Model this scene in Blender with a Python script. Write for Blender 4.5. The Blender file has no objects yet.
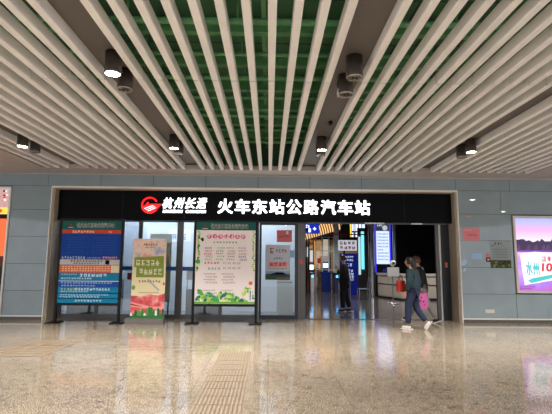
import bpy, bmesh, math, random
from mathutils import Vector, Matrix
random.seed(7)
sc = bpy.context.scene
COL = sc.collection
PI = math.pi
ORG = {}

# ------------------------------------------------------------------ materials
def new_mat(name):
    m = bpy.data.materials.new(name); m.use_nodes = True
    nt = m.node_tree; b = nt.nodes['Principled BSDF']
    return m, nt, b
def pm(name, col, rough=.5, metal=0., spec=.5, noise=0., nscale=30., bump=0., bscale=60., emit=None, es=0.):
    m, nt, b = new_mat(name)
    b.inputs['Base Color'].default_value = (*col, 1)
    b.inputs['Roughness'].default_value = rough
    b.inputs['Metallic'].default_value = metal
    b.inputs['Specular IOR Level'].default_value = spec
    tc = nt.nodes.new('ShaderNodeTexCoord')
    if noise > 0:
        n = nt.nodes.new('ShaderNodeTexNoise'); n.inputs['Scale'].default_value = nscale; n.inputs['Detail'].default_value = 4
        nt.links.new(tc.outputs['Object'], n.inputs['Vector'])
        r = nt.nodes.new('ShaderNodeValToRGB')
        r.color_ramp.elements[0].position = .3; r.color_ramp.elements[1].position = .7
        r.color_ramp.elements[0].color = (*[c*(1-noise) for c in col], 1)
        r.color_ramp.elements[1].color = (*[min(1, c*(1+noise)) for c in col], 1)
        nt.links.new(n.outputs['Fac'], r.inputs['Fac']); nt.links.new(r.outputs['Color'], b.inputs['Base Color'])
    if bump > 0:
        n = nt.nodes.new('ShaderNodeTexNoise'); n.inputs['Scale'].default_value = bscale; n.inputs['Detail'].default_value = 3
        nt.links.new(tc.outputs['Object'], n.inputs['Vector'])
        bp = nt.nodes.new('ShaderNodeBump'); bp.inputs['Strength'].default_value = bump; bp.inputs['Distance'].default_value = .01
        nt.links.new(n.outputs['Fac'], bp.inputs['Height']); nt.links.new(bp.outputs['Normal'], b.inputs['Normal'])
    if emit:
        b.inputs['Emission Color'].default_value = (*emit, 1); b.inputs['Emission Strength'].default_value = es
    return m
def lin(r, g, b):
    f = lambda c: (c/255/12.92) if c/255 <= .04045 else ((c/255+.055)/1.055)**2.4
    return (f(r), f(g), f(b))
def sm(name, rgb, **k): return pm(name, lin(*rgb), **k)
def em(name, rgb, s): return pm(name, (0.01, 0.01, 0.01), rough=.4, emit=lin(*rgb), es=s)

M = {}
M['slat'] = sm('slat_beige', (230, 226, 223), rough=.55, noise=.03, nscale=3)
M['soffit'] = sm('soffit_beige', (176, 168, 162), rough=.6, noise=.04, nscale=2)
M['channel'] = sm('channel_grey', (92, 86, 82), rough=.5, noise=.04)
M['deck'] = None
M['green'] = sm('green_paint', (96, 156, 100), rough=.5, noise=.15, nscale=8)
M['black'] = sm('black_gloss', (8, 9, 12), rough=.4, spec=.08)
M['blackm'] = sm('black_metal', (11, 11, 13), rough=.4, spec=.25)
M['lampbody'] = sm('lamp_dark_bronze', (58, 50, 44), rough=.4, noise=.05)
M['lampring'] = sm('lamp_ring', (170, 165, 160), rough=.25, metal=.8)
M['lampoff'] = sm('lamp_reflector', (150, 135, 110), rough=.2, metal=.7)
M['lampon'] = em('lamp_glow', (255, 240, 215), 45)
M['wall'] = sm('wall_panel_blue_grey', (134, 148, 153), rough=.035, spec=.8, noise=.05, nscale=2.5, bump=.015, bscale=10)
M['seam'] = sm('wall_seam', (48, 52, 54), rough=.6)
M['jamb'] = sm('jamb_beige', (168, 152, 132), rough=.3, noise=.06, nscale=6)
M['trim'] = sm('trim_bright_metal', (232, 226, 216), rough=.35, metal=.15)
M['plinth'] = sm('plinth_stone', (86, 76, 66), rough=.2, noise=.3, nscale=90)
M['frame'] = sm('door_frame_grey', (86, 82, 80), rough=.3, metal=.4)
M['framed'] = sm('door_frame_dark', (40, 40, 44), rough=.3, metal=.3)
M['steel'] = sm('brushed_steel', (186, 186, 190), rough=.25, metal=.9)
M['chrome'] = sm('chrome', (220, 222, 228), rough=.12, metal=1.)
M['white'] = sm('white_paint', (225, 225, 222), rough=.5)
M['paper'] = sm('paper_white', (214, 214, 216), rough=.7)
M['bluestripe'] = sm('blue_strip', (28, 84, 160), rough=.4)
M['signwhite'] = em('sign_letters_white', (250, 252, 255), 2.4)
M['signred'] = em('sign_logo_red', (240, 10, 14), 2.6)
M['skin'] = sm('skin', (196, 150, 124), rough=.5)
M['hair'] = sm('hair_black', (22, 17, 15), rough=.45)
M['hairb'] = sm('hair_brown', (78, 50, 34), rough=.45)
M['cloth_black'] = sm('cloth_black', (14, 14, 17), rough=.85, noise=.1)
M['cloth_teal'] = sm('cloth_teal', (26, 50, 56), rough=.85, noise=.1)
M['jeans'] = sm('jeans_blue', (28, 39, 66), rough=.85, noise=.12)
M['pants_grey'] = sm('pants_grey', (128, 126, 120), rough=.85, noise=.08)
M['cloth_grey'] = sm('cloth_grey_white', (176, 182, 186), rough=.85)
M['redbag'] = sm('red_bag', (206, 46, 26), rough=.6)
M['pink'] = sm('pink_bag', (226, 110, 178), rough=.6)
M['pinkd'] = sm('pink_dark', (150, 40, 110), rough=.6)
M['shoe_white'] = sm('shoe_white', (220, 215, 210), rough=.6)
M['shoe_black'] = sm('shoe_black', (18, 18, 20), rough=.5)
M['counter'] = sm('counter_cream', (214, 202, 186), rough=.4, noise=.04)
M['countertop'] = sm('counter_top', (206, 200, 192), rough=.3)
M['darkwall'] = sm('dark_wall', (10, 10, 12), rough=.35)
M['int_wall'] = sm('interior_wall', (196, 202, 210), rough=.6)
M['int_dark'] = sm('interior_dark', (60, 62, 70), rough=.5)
M['blueplastic'] = sm('blue_plastic', (20, 52, 148), rough=.4)
M['wood'] = sm('warm_wood', (150, 92, 44), rough=.5, noise=.15)

def floor_mat(name, cols, tile, seam, rough, sp=260., big=.12):
    m, nt, b = new_mat(name); L = nt.links
    tc = nt.nodes.new('ShaderNodeTexCoord')
    n = nt.nodes.new('ShaderNodeTexNoise'); n.inputs['Scale'].default_value = sp; n.inputs['Detail'].default_value = 2
    n2 = nt.nodes.new('ShaderNodeTexNoise'); n2.inputs['Scale'].default_value = .9; n2.inputs['Detail'].default_value = 3
    n3 = nt.nodes.new('ShaderNodeTexVoronoi'); n3.inputs['Scale'].default_value = sp*.22
    for q in (n, n2, n3): L.new(tc.outputs['Object'], q.inputs['Vector'])
    r = nt.nodes.new('ShaderNodeValToRGB'); r.color_ramp.elements[0].position = .38; r.color_ramp.elements[1].position = .62
    r.color_ramp.elements[0].color = (*cols[0], 1); r.color_ramp.elements[1].color = (*cols[2], 1)
    e = r.color_ramp.elements.new(.5); e.color = (*cols[1], 1)
    L.new(n.outputs['Fac'], r.inputs['Fac'])
    v = nt.nodes.new('ShaderNodeMix'); v.data_type = 'RGBA'; v.blend_type = 'OVERLAY'; v.inputs['Factor'].default_value = .35
    L.new(r.outputs['Color'], v.inputs[6]); L.new(n3.outputs['Color'], v.inputs[7])
    hs = nt.nodes.new('ShaderNodeHueSaturation'); hs.inputs['Saturation'].default_value = .05
    L.new(n3.outputs['Color'], hs.inputs['Color']); L.new(hs.outputs['Color'], v.inputs[7])
    mr = nt.nodes.new('ShaderNodeMapRange'); mr.inputs['To Min'].default_value = 1-big; mr.inputs['To Max'].default_value = 1+big
    mr.inputs['From Min'].default_value = .3; mr.inputs['From Max'].default_value = .7
    L.new(n2.outputs['Fac'], mr.inputs['Value'])
    mu = nt.nodes.new('ShaderNodeVectorMath'); mu.operation = 'SCALE'
    L.new(v.outputs[2], mu.inputs[0]); L.new(mr.outputs[0], mu.inputs['Scale'])
    br = nt.nodes.new('ShaderNodeTexBrick'); br.offset = 0; br.inputs['Scale'].default_value = 1
    br.inputs['Brick Width'].default_value = tile; br.inputs['Row Height'].default_value = tile
    br.inputs['Mortar Size'].default_value = .004; br.inputs['Mortar Smooth'].default_value = .1
    br.inputs['Color1'].default_value = (1, 1, 1, 1); br.inputs['Color2'].default_value = (.93, .93, .93, 1); br.inputs['Mortar'].default_value = (seam, seam, seam, 1)
    L.new(tc.outputs['Object'], br.inputs['Vector'])
    mx = nt.nodes.new('ShaderNodeMix'); mx.data_type = 'RGBA'; mx.blend_type = 'MULTIPLY'; mx.inputs['Factor'].default_value = 1
    L.new(mu.outputs[0], mx.inputs[6]); L.new(br.outputs['Color'], mx.inputs[7])
    L.new(mx.outputs[2], b.inputs['Base Color'])
    b.inputs['Roughness'].default_value = rough
    b.inputs['Specular IOR Level'].default_value = .42
    nb = nt.nodes.new('ShaderNodeTexNoise'); nb.inputs['Scale'].default_value = 7
    L.new(tc.outputs['Object'], nb.inputs['Vector'])
    bp = nt.nodes.new('ShaderNodeBump'); bp.inputs['Strength'].default_value = .03; bp.inputs['Distance'].default_value = .01
    L.new(nb.outputs['Fac'], bp.inputs['Height']); L.new(bp.outputs['Normal'], b.inputs['Normal'])
    return m
M['floor'] = floor_mat('granite_floor', [lin(50, 42, 33), lin(126, 112, 95), lin(200, 184, 162)], .9, .6, .09, 82.)
M['floor_in'] = floor_mat('granite_floor_dimmed', [lin(58, 54, 56), lin(84, 80, 82), lin(112, 108, 108)], .8, .5, .09, 85.)  # same floor continued inside; the hall's weaker light is put into its colour
M['tactile'] = sm('tactile_stone', (160, 142, 119), rough=.2, noise=.3, nscale=120)
M['tactiled'] = sm('tactile_groove', (116, 101, 83), rough=.35, noise=.2, nscale=200)

def deck_mat():
    m, nt, b = new_mat('green_deck'); L = nt.links
    tc = nt.nodes.new('ShaderNodeTexCoord')
    br = nt.nodes.new('ShaderNodeTexBrick'); br.offset = .5; br.inputs['Scale'].default_value = 1
    br.inputs['Brick Width'].default_value = .62; br.inputs['Row Height'].default_value = .55; br.inputs['Mortar Size'].default_value = .02
    br.inputs['Color1'].default_value = (*lin(72, 122, 84), 1); br.inputs['Color2'].default_value = (*lin(60, 104, 70), 1); br.inputs['Mortar'].default_value = (*lin(34, 64, 40), 1)
    L.new(tc.outputs['Object'], br.inputs['Vector']); L.new(br.outputs['Color'], b.inputs['Base Color'])
    b.inputs['Roughness'].default_value = .6
    return m
M['deck'] = deck_mat()

def glass_mat(name, tint, alpha, gl=.1, film=None):
    """clear glass: mostly see-through, Fresnel mirror on top; film = colour of a frosted film"""
    m = bpy.data.materials.new(name); m.use_nodes = True; nt = m.node_tree; nt.nodes.clear(); L = nt.links
    out = nt.nodes.new('ShaderNodeOutputMaterial')
    tr = nt.nodes.new('ShaderNodeBsdfTransparent'); tr.inputs[0].default_value = (*tint, 1)
    base = tr
    if film:
        df = nt.nodes.new('ShaderNodeBsdfDiffuse'); df.inputs[0].default_value = (*film, 1)
        mx0 = nt.nodes.new('ShaderNodeMixShader'); mx0.inputs[0].default_value = alpha
        L.new(tr.outputs[0], mx0.inputs[1]); L.new(df.outputs[0], mx0.inputs[2]); base = mx0
    g = nt.nodes.new('ShaderNodeBsdfGlossy'); g.inputs['Roughness'].default_value = .02
    fr = nt.nodes.new('ShaderNodeFresnel'); fr.inputs['IOR'].default_value = 1.6
    ad = nt.nodes.new('ShaderNodeMath'); ad.operation = 'ADD'; ad.inputs[1].default_value = gl
    mx = nt.nodes.new('ShaderNodeMixShader')
    L.new(fr.outputs[0], ad.inputs[0]); L.new(ad.outputs[0], mx.inputs[0]); L.new(base.outputs[0], mx.inputs[1]); L.new(g.outputs[0], mx.inputs[2])
    L.new(mx.outputs[0], out.inputs[0])
    return m
M['glass'] = glass_mat('door_glass', (.86, .9, .92), 0, .04)
M['glassf'] = glass_mat('door_glass_filmed', (.86, .9, .94), .25, .04, lin(170, 185, 200))
_ac = {}
def C(r, g, b, e=0):
    k = (r, g, b, e)
    if k not in _ac:
        nm = 'print_%02x%02x%02x' % (r, g, b)
        _ac[k] = sm(nm, (r, g, b), rough=.6, spec=.2) if not e else em(nm + '_lit', (r, g, b), e)
    return _ac[k]

# ------------------------------------------------------------------ mesh helper
class MB:
    def __init__(s): s.v = []; s.f = []; s.mi = []; s.mats = []; s.sm = []
    def m(s, mat):
        if mat not in s.mats: s.mats.append(mat)
        return s.mats.index(mat)
    def add(s, vs, fs, mat, smooth=False):
        o = len(s.v); s.v += [tuple(v) for v in vs]; k = s.m(mat)
        for f in fs: s.f.append([o+i for i in f]); s.mi.append(k); s.sm.append(smooth)
        return s
    def box(s, x0, x1, y0, y1, z0, z1, mat, bev=0):
        if bev > 0:
            b = min(bev, (x1-x0)/2.01, (y1-y0)/2.01, (z1-z0)/2.01)
            bm = bmesh.new(); bmesh.ops.create_cube(bm, size=1)
            for v in bm.verts: v.co = Vector(((x0+x1)/2+v.co.x*(x1-x0), (y0+y1)/2+v.co.y*(y1-y0), (z0+z1)/2+v.co.z*(z1-z0)))
            bmesh.ops.bevel(bm, geom=bm.edges[:], offset=b, segments=2, affect='EDGES')
            bm.verts.index_update(); s.add([v.co[:] for v in bm.verts], [[v.index for v in f.verts] for f in bm.faces], mat); bm.free(); return s
        v = [(x0,y0,z0),(x1,y0,z0),(x1,y1,z0),(x0,y1,z0),(x0,y0,z1),(x1,y0,z1),(x1,y1,z1),(x0,y1,z1)]
        return s.add(v, [(0,3,2,1),(4,5,6,7),(0,1,5,4),(1,2,6,5),(2,3,7,6),(3,0,4,7)], mat)
    def ring(s, rings, mat, smooth=True, cap=True):
        """rings: list of equal-length point lists"""
        n = len(rings[0]); vs = [p for r in rings for p in r]; fs = []
        for i in range(len(rings)-1):
            for j in range(n): fs.append((i*n+j, i*n+(j+1)%n, (i+1)*n+(j+1)%n, (i+1)*n+j))
        s.add(vs, fs, mat, smooth)
        if cap:
            s.add(rings[0], [tuple(range(n))[::-1]], mat); s.add(rings[-1], [tuple(range(n))], mat)
        return s
    def lathe(s, cx, cy, prof, mat, n=24, cap=True):
        return s.ring([[(cx+r*math.cos(2*PI*j/n), cy+r*math.sin(2*PI*j/n), z) for j in range(n)] for r, z in prof], mat, True, cap)
    def tube(s, pts, r, mat, n=8):
        pts = [Vector(p) for p in pts]; rings = []
        for i, p in enumerate(pts):
            d = (pts[min(i+1, len(pts)-1)]-pts[max(i-1, 0)]).normalized()
            a = d.cross(Vector((0, 0, 1)) if abs(d.z) < .9 else Vector((1, 0, 0))).normalized(); b = d.cross(a)
            rr = r[i] if isinstance(r, (list, tuple)) else r
            rings.append([p+(a*math.cos(2*PI*j/n)+b*math.sin(2*PI*j/n))*rr for j in range(n)])
        return s.ring(rings, mat)
    def prismY(s, poly, y0, y1, mat):
        """polygon in (x, z), extruded along y (y0 is the front)"""
        n = len(poly)
        a = sum(poly[i][0]*poly[(i+1)%n][1]-poly[(i+1)%n][0]*poly[i][1] for i in range(n))
        if a < 0: poly = poly[::-1]
        v = [(x, y0, z) for x, z in poly]+[(x, y1, z) for x, z in poly]
        f = [tuple(range(n)), tuple(range(n, 2*n))[::-1]]+[(i, i+n, (i+1)%n+n, (i+1)%n) for i in range(n)]
        return s.add(v, f, mat)
    def build(s, name, parent=None, origin=None):
        if parent is not None: org = ORG[parent.name]
        elif origin is not None: org = Vector(origin)
        else:
            xs, ys, zs = zip(*s.v); org = Vector(((min(xs)+max(xs))/2, (min(ys)+max(ys))/2, min(zs)))
        me = bpy.data.meshes.new(name)
        me.from_pydata([Vector(v)-org for v in s.v], [], s.f)
        for m in s.mats: me.materials.append(m)
        me.polygons.foreach_set('material_index', s.mi); me.polygons.foreach_set('use_smooth', s.sm)
        me.update()
        o = bpy.data.objects.new(name, me); COL.objects.link(o)
        if parent is not None: o.parent = parent
        else: o.location = org
        ORG[o.name] = org
        return o
def empty(name, loc):
    o = bpy.data.objects.new(name, None); COL.objects.link(o); o.location = loc; o.empty_display_size = .2
    ORG[o.name] = Vector(loc); return o
def tag(o, label, cat, group=None):
    o['label'] = label; o['category'] = cat; o['kind'] = 'thing'
    if group: o['group'] = group
    return o
def thing(name, loc, label, cat, group=None): return tag(empty(name, loc), label, cat, group)
def struct(o): o['kind'] = 'structure'; return o

# text: real characters from the built-in font, turned into mesh and fitted to a box on a wall plane
def text_geo(txt, bold=0., shear=0., ext=.0):
    cu = bpy.data.curves.new('t', 'FONT'); cu.body = txt; cu.size = 1; cu.offset = bold; cu.shear = shear; cu.extrude = ext; cu.resolution_u = 3
    ob = bpy.data.objects.new('t', cu); COL.objects.link(ob)
    dg = bpy.context.evaluated_depsgraph_get(); me = bpy.data.meshes.new_from_object(ob.evaluated_get(dg))
    vs = [v.co.copy() for v in me.vertices]; fs = [tuple(p.vertices) for p in me.polygons]
    bpy.data.objects.remove(ob); bpy.data.curves.remove(cu); bpy.data.meshes.remove(me)
    return vs, fs
def add_text(mb, txt, x0, x1, z0, z1, y, mat, bold=0., shear=0., depth=.004):
    vs0, fs0 = text_geo(txt, 0, shear, .5); vs, fs = [], []
    for dx, dz in (((0, 0),) if bold <= 0 else ((-bold, -bold*.6), (bold, -bold*.6), (-bold, bold*.6), (bold, bold*.6))):
        o = len(vs); vs += [Vector((v.x+dx, v.y+dz, v.z)) for v in vs0]; fs += [tuple(i+o for i in f) for f in fs0]
    if not vs: return
    ax, bx = min(v.x for v in vs), max(v.x for v in vs); az, bz = min(v.y for v in vs), max(v.y for v in vs)
    w = [(x0+(v.x-ax)/(bx-ax)*(x1-x0), y-depth*(v.z+.5), z0+(v.y-az)/(bz-az)*(z1-z0)) for v in vs]
    mb.add(w, fs, mat)
def glyphs(mb, x0, x1, z0, z1, y, mat, n, gap=.22, seed=1):
    """a row of n small unreadable characters, each a few strokes"""
    rnd = random.Random(seed); w = (x1-x0)/n; h = z1-z0; t = h*.15
    for i in range(n):
        a = x0+i*w+w*gap/2; b = a+w*(1-gap)
        ks = rnd.sample([0, 1, 2, 3], 3)
        for k in ks:
            z = z0+h*(k+.1)/4; mb.box(a+rnd.random()*w*.15, b-rnd.random()*w*.15, y-.001, y, z, z+t, mat)
        for k in range(rnd.choice([1, 2, 2])):
            x = a+(b-a)*rnd.random()*.85; mb.box(x, x+w*.14, y-.001, y, z0+h*rnd.random()*.2, z1-h*rnd.random()*.2, mat)
def flat(mb, x0, x1, z0, z1, y, mat): mb.box(x0, x1, y-.001, y, z0, z1, mat)

# ------------------------------------------------------------------ camera
F = 430.0
cam = bpy.data.cameras.new('camera'); cam.sensor_width = 36; cam.sensor_fit = 'HORIZONTAL'; cam.lens = F/552*36
co = bpy.data.objects.new('camera', cam); COL.objects.link(co)
psi, th, rho = math.radians(.860), math.radians(7.428), math.radians(.5)
fw = Vector((math.sin(psi)*math.cos(th), math.cos(psi)*math.cos(th), math.sin(th)))
r0 = Vector((math.cos(psi), -math.sin(psi), 0)); u0 = r0.cross(fw)
rr = math.cos(rho)*r0+math.sin(rho)*u0; uu = -math.sin(rho)*r0+math.cos(rho)*u0
mw = Matrix.Identity(4)
for i in range(3): mw[i][0] = rr[i]; mw[i][1] = uu[i]; mw[i][2] = -fw[i]
mw.translation = Vector((0, 0, 1.5)); co.matrix_world = mw; cam.clip_start = .05
sc.camera = co

D = 11.4; CZ = 3.83
# ------------------------------------------------------------------ setting: floor
struct(MB().box(-14, 14, -4, 11.9, -.1, 0, M['floor']).build('floor', origin=(0, 0, 0)))
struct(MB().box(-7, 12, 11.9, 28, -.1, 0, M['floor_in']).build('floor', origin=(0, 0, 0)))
struct(MB().box(.99, 4.7, 11.8, 12.02, 0, .006, M['frame']).build('trim_1'))
def tactile(name, x0, x1, y0, y1, along):
    mb = MB(); mb.box(x0, x1, y0, y1, 0, .002, M['tactiled'])
    if along == 'y':
        n = 12; w = (x1-x0)/n; y = y0
        while y < y1-.01:
            e = min(y+.29, y1)
            for i in range(n): mb.box(x0+(i+.3)*w, x0+(i+.85)*w, y+.01, e-.01, .002, .005, M['tactile'])
            y += .3
    else:
        n = 8; w = (y1-y0)/n; x = x0
        while x < x1-.01:
            e = min(x+.29, x1)
            for i in range(n): mb.box(x+.01, e-.01, y0+(i+.2)*w, y0+(i+.8)*w, .002, .005, M['tactile'])
            x += .3
    return struct(mb.build(name))
tactile('trim_2', -.8, -.27, 2.4, 7.6, 'y')
mb = MB()      # two thin inlay lines crossing the concourse
for y in (7.72, 8.02): mb.box(-9, -.8, y, y+.025, 0, .002, M['tactiled'])
struct(mb.build('trim_3'))
tactile('trim_4', -4.6, -3.55, 7.1, 8.6, 'x')

# ------------------------------------------------------------------ setting: front wall
def panels(mb, xs, zs, y0, y1):
    mb.box(xs[0], xs[-1], y0+.012, y1, zs[0], zs[-1], M['seam'])
    for a, b in zip(xs, xs[1:]):
        for c, d in zip(zs, zs[1:]): mb.box(a+.006, b-.006, y0, y0+.012, c+.005, d-.005, M['wall'])
    return mb
mb = MB(); panels(mb, [-5.79-1.06, -5.79], [.12, .74, 1.43, 2.14, 2.85, 3.49], D, D+.3)
mb.box(-14, -6.85, D+.05, D+.3, 0.12, 3.49, M['wall']); struct(mb.build('wall_left'))
mb = MB(); panels(mb, [5.06, 6.5], [.12, .74, 1.43, 2.14, 2.85], D, D+.3)
panels(mb, [5.06, 6.24, 7.7, 9.1, 10.5, 14], [2.85, 3.49], D, D+.3)
panels(mb, [6.5, 9.4, 14], [.12, .74], D, D+.3); panels(mb, [9.4, 10.5, 14], [.74, 1.43, 2.14, 2.85], D, D+.3)
mb.box(6.5, 9.4, D+.08, D+.3, .74, 2.85, M['seam'])
struct(mb.build('wall_right'))
mb = MB(); panels(mb, [-14, -9.3, -7.32, -5.92, -4.52, -3.12, -1.72, -.32, 1.08, 2.48, 3.88, 5.03, 6.5, 7.9, 9.3, 14], [3.49, CZ+.1], D, D+.3)
struct(mb.build('wall_front'))
struct(MB().box(-14, 14, D+.02, D+.3, CZ+.1, 4.85, M['deck']).build('wall_upper'))
struct(MB().box(-6.25, -6.2, -4, D+.3, CZ+.12, 4.85, M['deck']).build('wall_upper')); struct(MB().box(7.2, 7.25, -4, D+.3, CZ+.12, 4.85, M['deck']).build('wall_upper'))
mb = MB()      # plinth with bright metal line
for a, b in ((-14, -5.79), (5.06, 14)):
    mb.box(a, b, D-.01, D+.3, 0, .085, M['plinth']); mb.box(a, b, D-.022, D+.3, .085, .12, M['trim'])
struct(mb.build('baseboard_front'))
mb = MB()      # bright metal edging of the opening and beige reveal
mb.box(-5.8, 5.07, D-.015, D+.1, 3.45, 3.49, M['trim'])
for x in (-5.81, 5.05): mb.box(x, x+.025, D-.015, D+.05, 0, 3.45, M['trim'])
struct(mb.build('trim_5'))
mb = MB()
mb.box(-5.785, -5.73, D+.05, D+.56, 0.0, 3.45, M['jamb']); mb.box(5.0, 5.05, D+.05, D+.56, 0, 3.45, M['jamb'])
mb.box(-5.73, 5.0, D+.1, D+.56, 3.43, 3.49, M['jamb'])
struct(mb.build('trim_6'))

# ------------------------------------------------------------------ setting: ceiling
P = .243; CH = [-4.853, -1.937, .979, 3.895]
mb = MB()
mb.box(-14, 14, 10.72, D+.02, CZ, CZ+.12, M['soffit'])
mb.box(-14, 14, D-.03, D-.0, CZ-.02, CZ, M['soffit'])
mb.box(-14, -5.72, -4, 10.72, CZ, CZ+.12, M['soffit']); mb.box(6.68, 14, -4, 10.72, CZ, CZ+.12, M['soffit'])
struct(mb.build('ceiling'))
struct(MB().box(-6.2, 7.2, -4, D+.3, 4.75, 4.85, M['deck']).build('ceiling', origin=(0, 0, 4.75)))
mb = MB()
for x in CH: mb.box(x-.2, x+.2, -1.2, 10.72, 3.965, 3.99, M['channel'])
struct(mb.build('trim_9'))
cn = ['the far-left light channel', 'the left-centre light channel', 'the right-centre light channel', 'the far-right light channel']
bay = [(-3, -1, 'left of '+cn[0]), (1, 11, 'between '+cn[0][4:]+' and '+cn[1][4:]), (13, 23, 'between the two centre light channels'),
       (25, 35, 'between '+cn[2][4:]+' and '+cn[3][4:]), (37, 47, 'right of '+cn[3])]
slat_near = slat_far = None
def slat_mesh(y0, y1):
    w = .0425; b = .012; h = .13
    prof = [(-w, h), (-w, b), (-w+b*.3, b*.3), (-w+b, 0), (w-b, 0), (w-b*.3, b*.3), (w, b), (w, h)]
    s = MB(); s.ring([[(x, y0, z) for x, z in prof], [(x, y1, z) for x, z in prof]], M['slat'], False); return s
for k0, k1, where in bay:
    where = where.replace('the ', '')
    for k in range(k0, k1+1):
        x = CH[0]+k*P
        for half, (y0, y1) in enumerate(((-.1, 5.305), (5.33, 10.7))):
            proto = (slat_near, slat_far)[half]
            if proto is None:
                o = slat_mesh(y0-(y0+y1)/2, y1-(y0+y1)/2).build('ceiling_baffle', origin=(0, 0, 0)); 
                if half: slat_far = o
                else: slat_near = o
            else:
                o = proto.copy(); COL.objects.link(o)
            o.location = (x, (y0+y1)/2, CZ)
            wh = 'far length' if half else 'near length'
            tag(o, 'beige ceiling slat %s, %s' % (where, wh), 'ceiling slat', 'ceiling slats %s, %s' % (where, 'far lengths' if half else 'near lengths'))
# green service pipes, rails and hangers above the slats
pl = ['nearest the camera', 'second from the camera', 'third from the camera', 'fourth from the camera', 'fifth from the camera', 'sixth from the camera', 'farthest, by the shopfront']
for i, y in enumerate((4.75, 5.55, 6.3, 7.1, 8.0, 8.9, 9.8)):
    mb = MB(); rad = .04 if i % 2 == 0 else .028
    mb.tube([(-6.1, y, 4.32), (7.1, y, 4.32)], rad, M['green'], 10)
    for x in [-5.6+1.3*j for j in range(10)]: mb.box(x-.012, x+.012, y-.012, y+.012, 4.3, 4.75, M['green'])
    tag(mb.build('service_pipe'), 'green painted service pipe above the ceiling slats, '+pl[i], 'pipe', 'green pipes above the slats')
mb = MB()
for y in [4.4+.95*j for j in range(7)]: mb.box(-6.1, 7.1, y-.05, y+.05, 4.5, 4.68, M['green'])
for x in (-5.2, -3.5, -1.3, -.1, 1.6, 3.1, 4.9, 6.2): mb.box(x-.03, x+.03, -1, D, 4.6, 4.75, M['green'])
struct(mb.build('trim_8'))

# ------------------------------------------------------------------ downlights
def downlight(x, y, on, label, r=.098, z0=3.70):
    top = 3.965 if abs(x) < 5 else CZ
    t = thing('ceiling_downlight', (x, y, z0), label, 'downlight', 'cylinder downlights in the light channels')
    MB().lathe(x, y, [(r*.55, top), (r, top-.005), (r, z0+.012), (r*.97, z0)], M['lampbody']).build('housing', t)
    MB().lathe(x, y, [(r*.98, z0+.004), (r*.98, z0-.006), (r*.86, z0-.006), (r*.84, z0+.004)], M['lampring'], cap=False).build('rim', t)
    l = MB().lathe(x, y, [(r*.85, z0-.002), (r*.8, z0-.0035)] if on else [(r*.85, z0-.002), (r*.5, z0-.0035)], M['lampon'] if on else M['lampoff']).build('lens', t)
    if not on:
        mb = MB()
        for dx in (-.03, .012): mb.box(x+dx, x+dx+.018, y-.03, y+.03, z0-.008, z0-.003, M['blackm'])
        mb.build('lamp_cell', l)
    if on:
        L = bpy.data.lights.new('downlight_beam', 'SPOT'); L.energy = 520*on; L.color = (1, .96, .92); L.spot_size = math.radians(110); L.spot_blend = .8; L.shadow_soft_size = .07
        lo = bpy.data.objects.new('downlight_beam', L); COL.objects.link(lo); lo.parent = t; lo.location = (0, 0, -.03)
    return t
dn = ['far-left', 'left-centre', 'right-centre', 'far-right']
for i, x in enumerate(CH):
    downlight(x+(.03 if i == 2 else .05 if i == 0 else .06 if i == 3 else .06), 8.19, 1, 'lit cylinder downlight near the shopfront in the %s light channel' % dn[i])
    downlight(x+.06, 8.62, 0, 'unlit cylinder downlight just behind the lit one near the shopfront, %s channel' % dn[i])
downlight(CH[1]+.07, 4.86, 1, 'bright lit downlight high at upper left, closest lit one overhead')
downlight(CH[1]+.055, 5.33, 0, 'unlit downlight just behind the bright one at upper left')
downlight(CH[2]+.017, 4.87, 0, 'unlit cylinder downlight nearest the camera, in the right-centre light channel')
downlight(CH[2]+.007, 5.385, 0, 'unlit cylinder downlight, middle of three in the right-centre light channel')
tag(MB().lathe(CH[2]-.03, 5.6, [(.03, 3.965), (.05, 3.95), (.05, 3.75), (.03, 3.74)], M['lampring']).build('ceiling_speaker'),
    'small pale round fitting just beyond the paired unlit downlights', 'ceiling fitting')
tag(MB().box(1.01, 1.08, 7.2, 7.3, 3.9, 3.965, M['blackm'], .01).build('ceiling_sensor'), 'small dark sensor box in the right-centre light channel', 'sensor')
# the same lamp grid goes on beyond the picture and is mirrored in the wall and floor
for x, y in ((6.9, 8.4), (9.65, 5.3), (12.5, -1.4), (-12.7, -1.1), (-8.4, 5.1), (-4.8, 1.7), (-1.9, 1.7), (1.0, 1.7), (3.95, 1.7), (-1.9, -1.1), (1.0, -1.1)):
    downlight(x, y, 1, 'lit cylinder downlight of the same ceiling grid, outside the picture')

# ------------------------------------------------------------------ header sign
Y = D+.26
t = thing('shop_sign', (-.35, Y, 2.62), 'long black illuminated sign with white Chinese characters and red logo over the entrance', 'sign')
MB().box(-5.73, 5.0, Y, Y+.24, 2.62, 3.44, M['black']).build('sign_board', t)
for x in (-4.0, -2.32, 1.95, 3.7): MB().box(x, x+.006, Y-.002, Y, 2.63, 3.43, M['framed']).build('panel_joint', t)
cs = '火车东站公路汽车站'; cw = (2.78+1.44)/9
for i, c in enumerate(cs):
    a = -1.44+i*cw+.025
    mb = MB(); add_text(mb, c, a, a+cw-.055, 2.825, 3.225, Y, M['signwhite'], .026, 0, .04); mb.build('sign_character', t)
cw = (2.915-1.70)/4
for i, c in enumerate('杭州长运'):
    a = -2.915+i*cw
    mb = MB(); add_text(mb, c, a, a+cw-.01, 2.95, 3.245, Y, M['signwhite'], .018, .3, .03); mb.build('logo_character', t)
for wd, a, b in (('HANGZHOU', -2.9, -2.36), ('CHANGYUN', -2.28, -1.73)):
    mb = MB(); add_text(mb, wd, a, b, 2.83, 2.91, Y, M['signwhite'], .02, .2, .02); mb.build('latin_word', t)
mb = MB(); cx, cz = -3.26, 3.03; R = .225
arc = lambda r, a0, a1, n=24: [(cx+r*math.cos(math.radians(a0+(a1-a0)*i/n)), cz+r*math.sin(math.radians(a0+(a1-a0)*i/n))) for i in range(n+1)]
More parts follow.
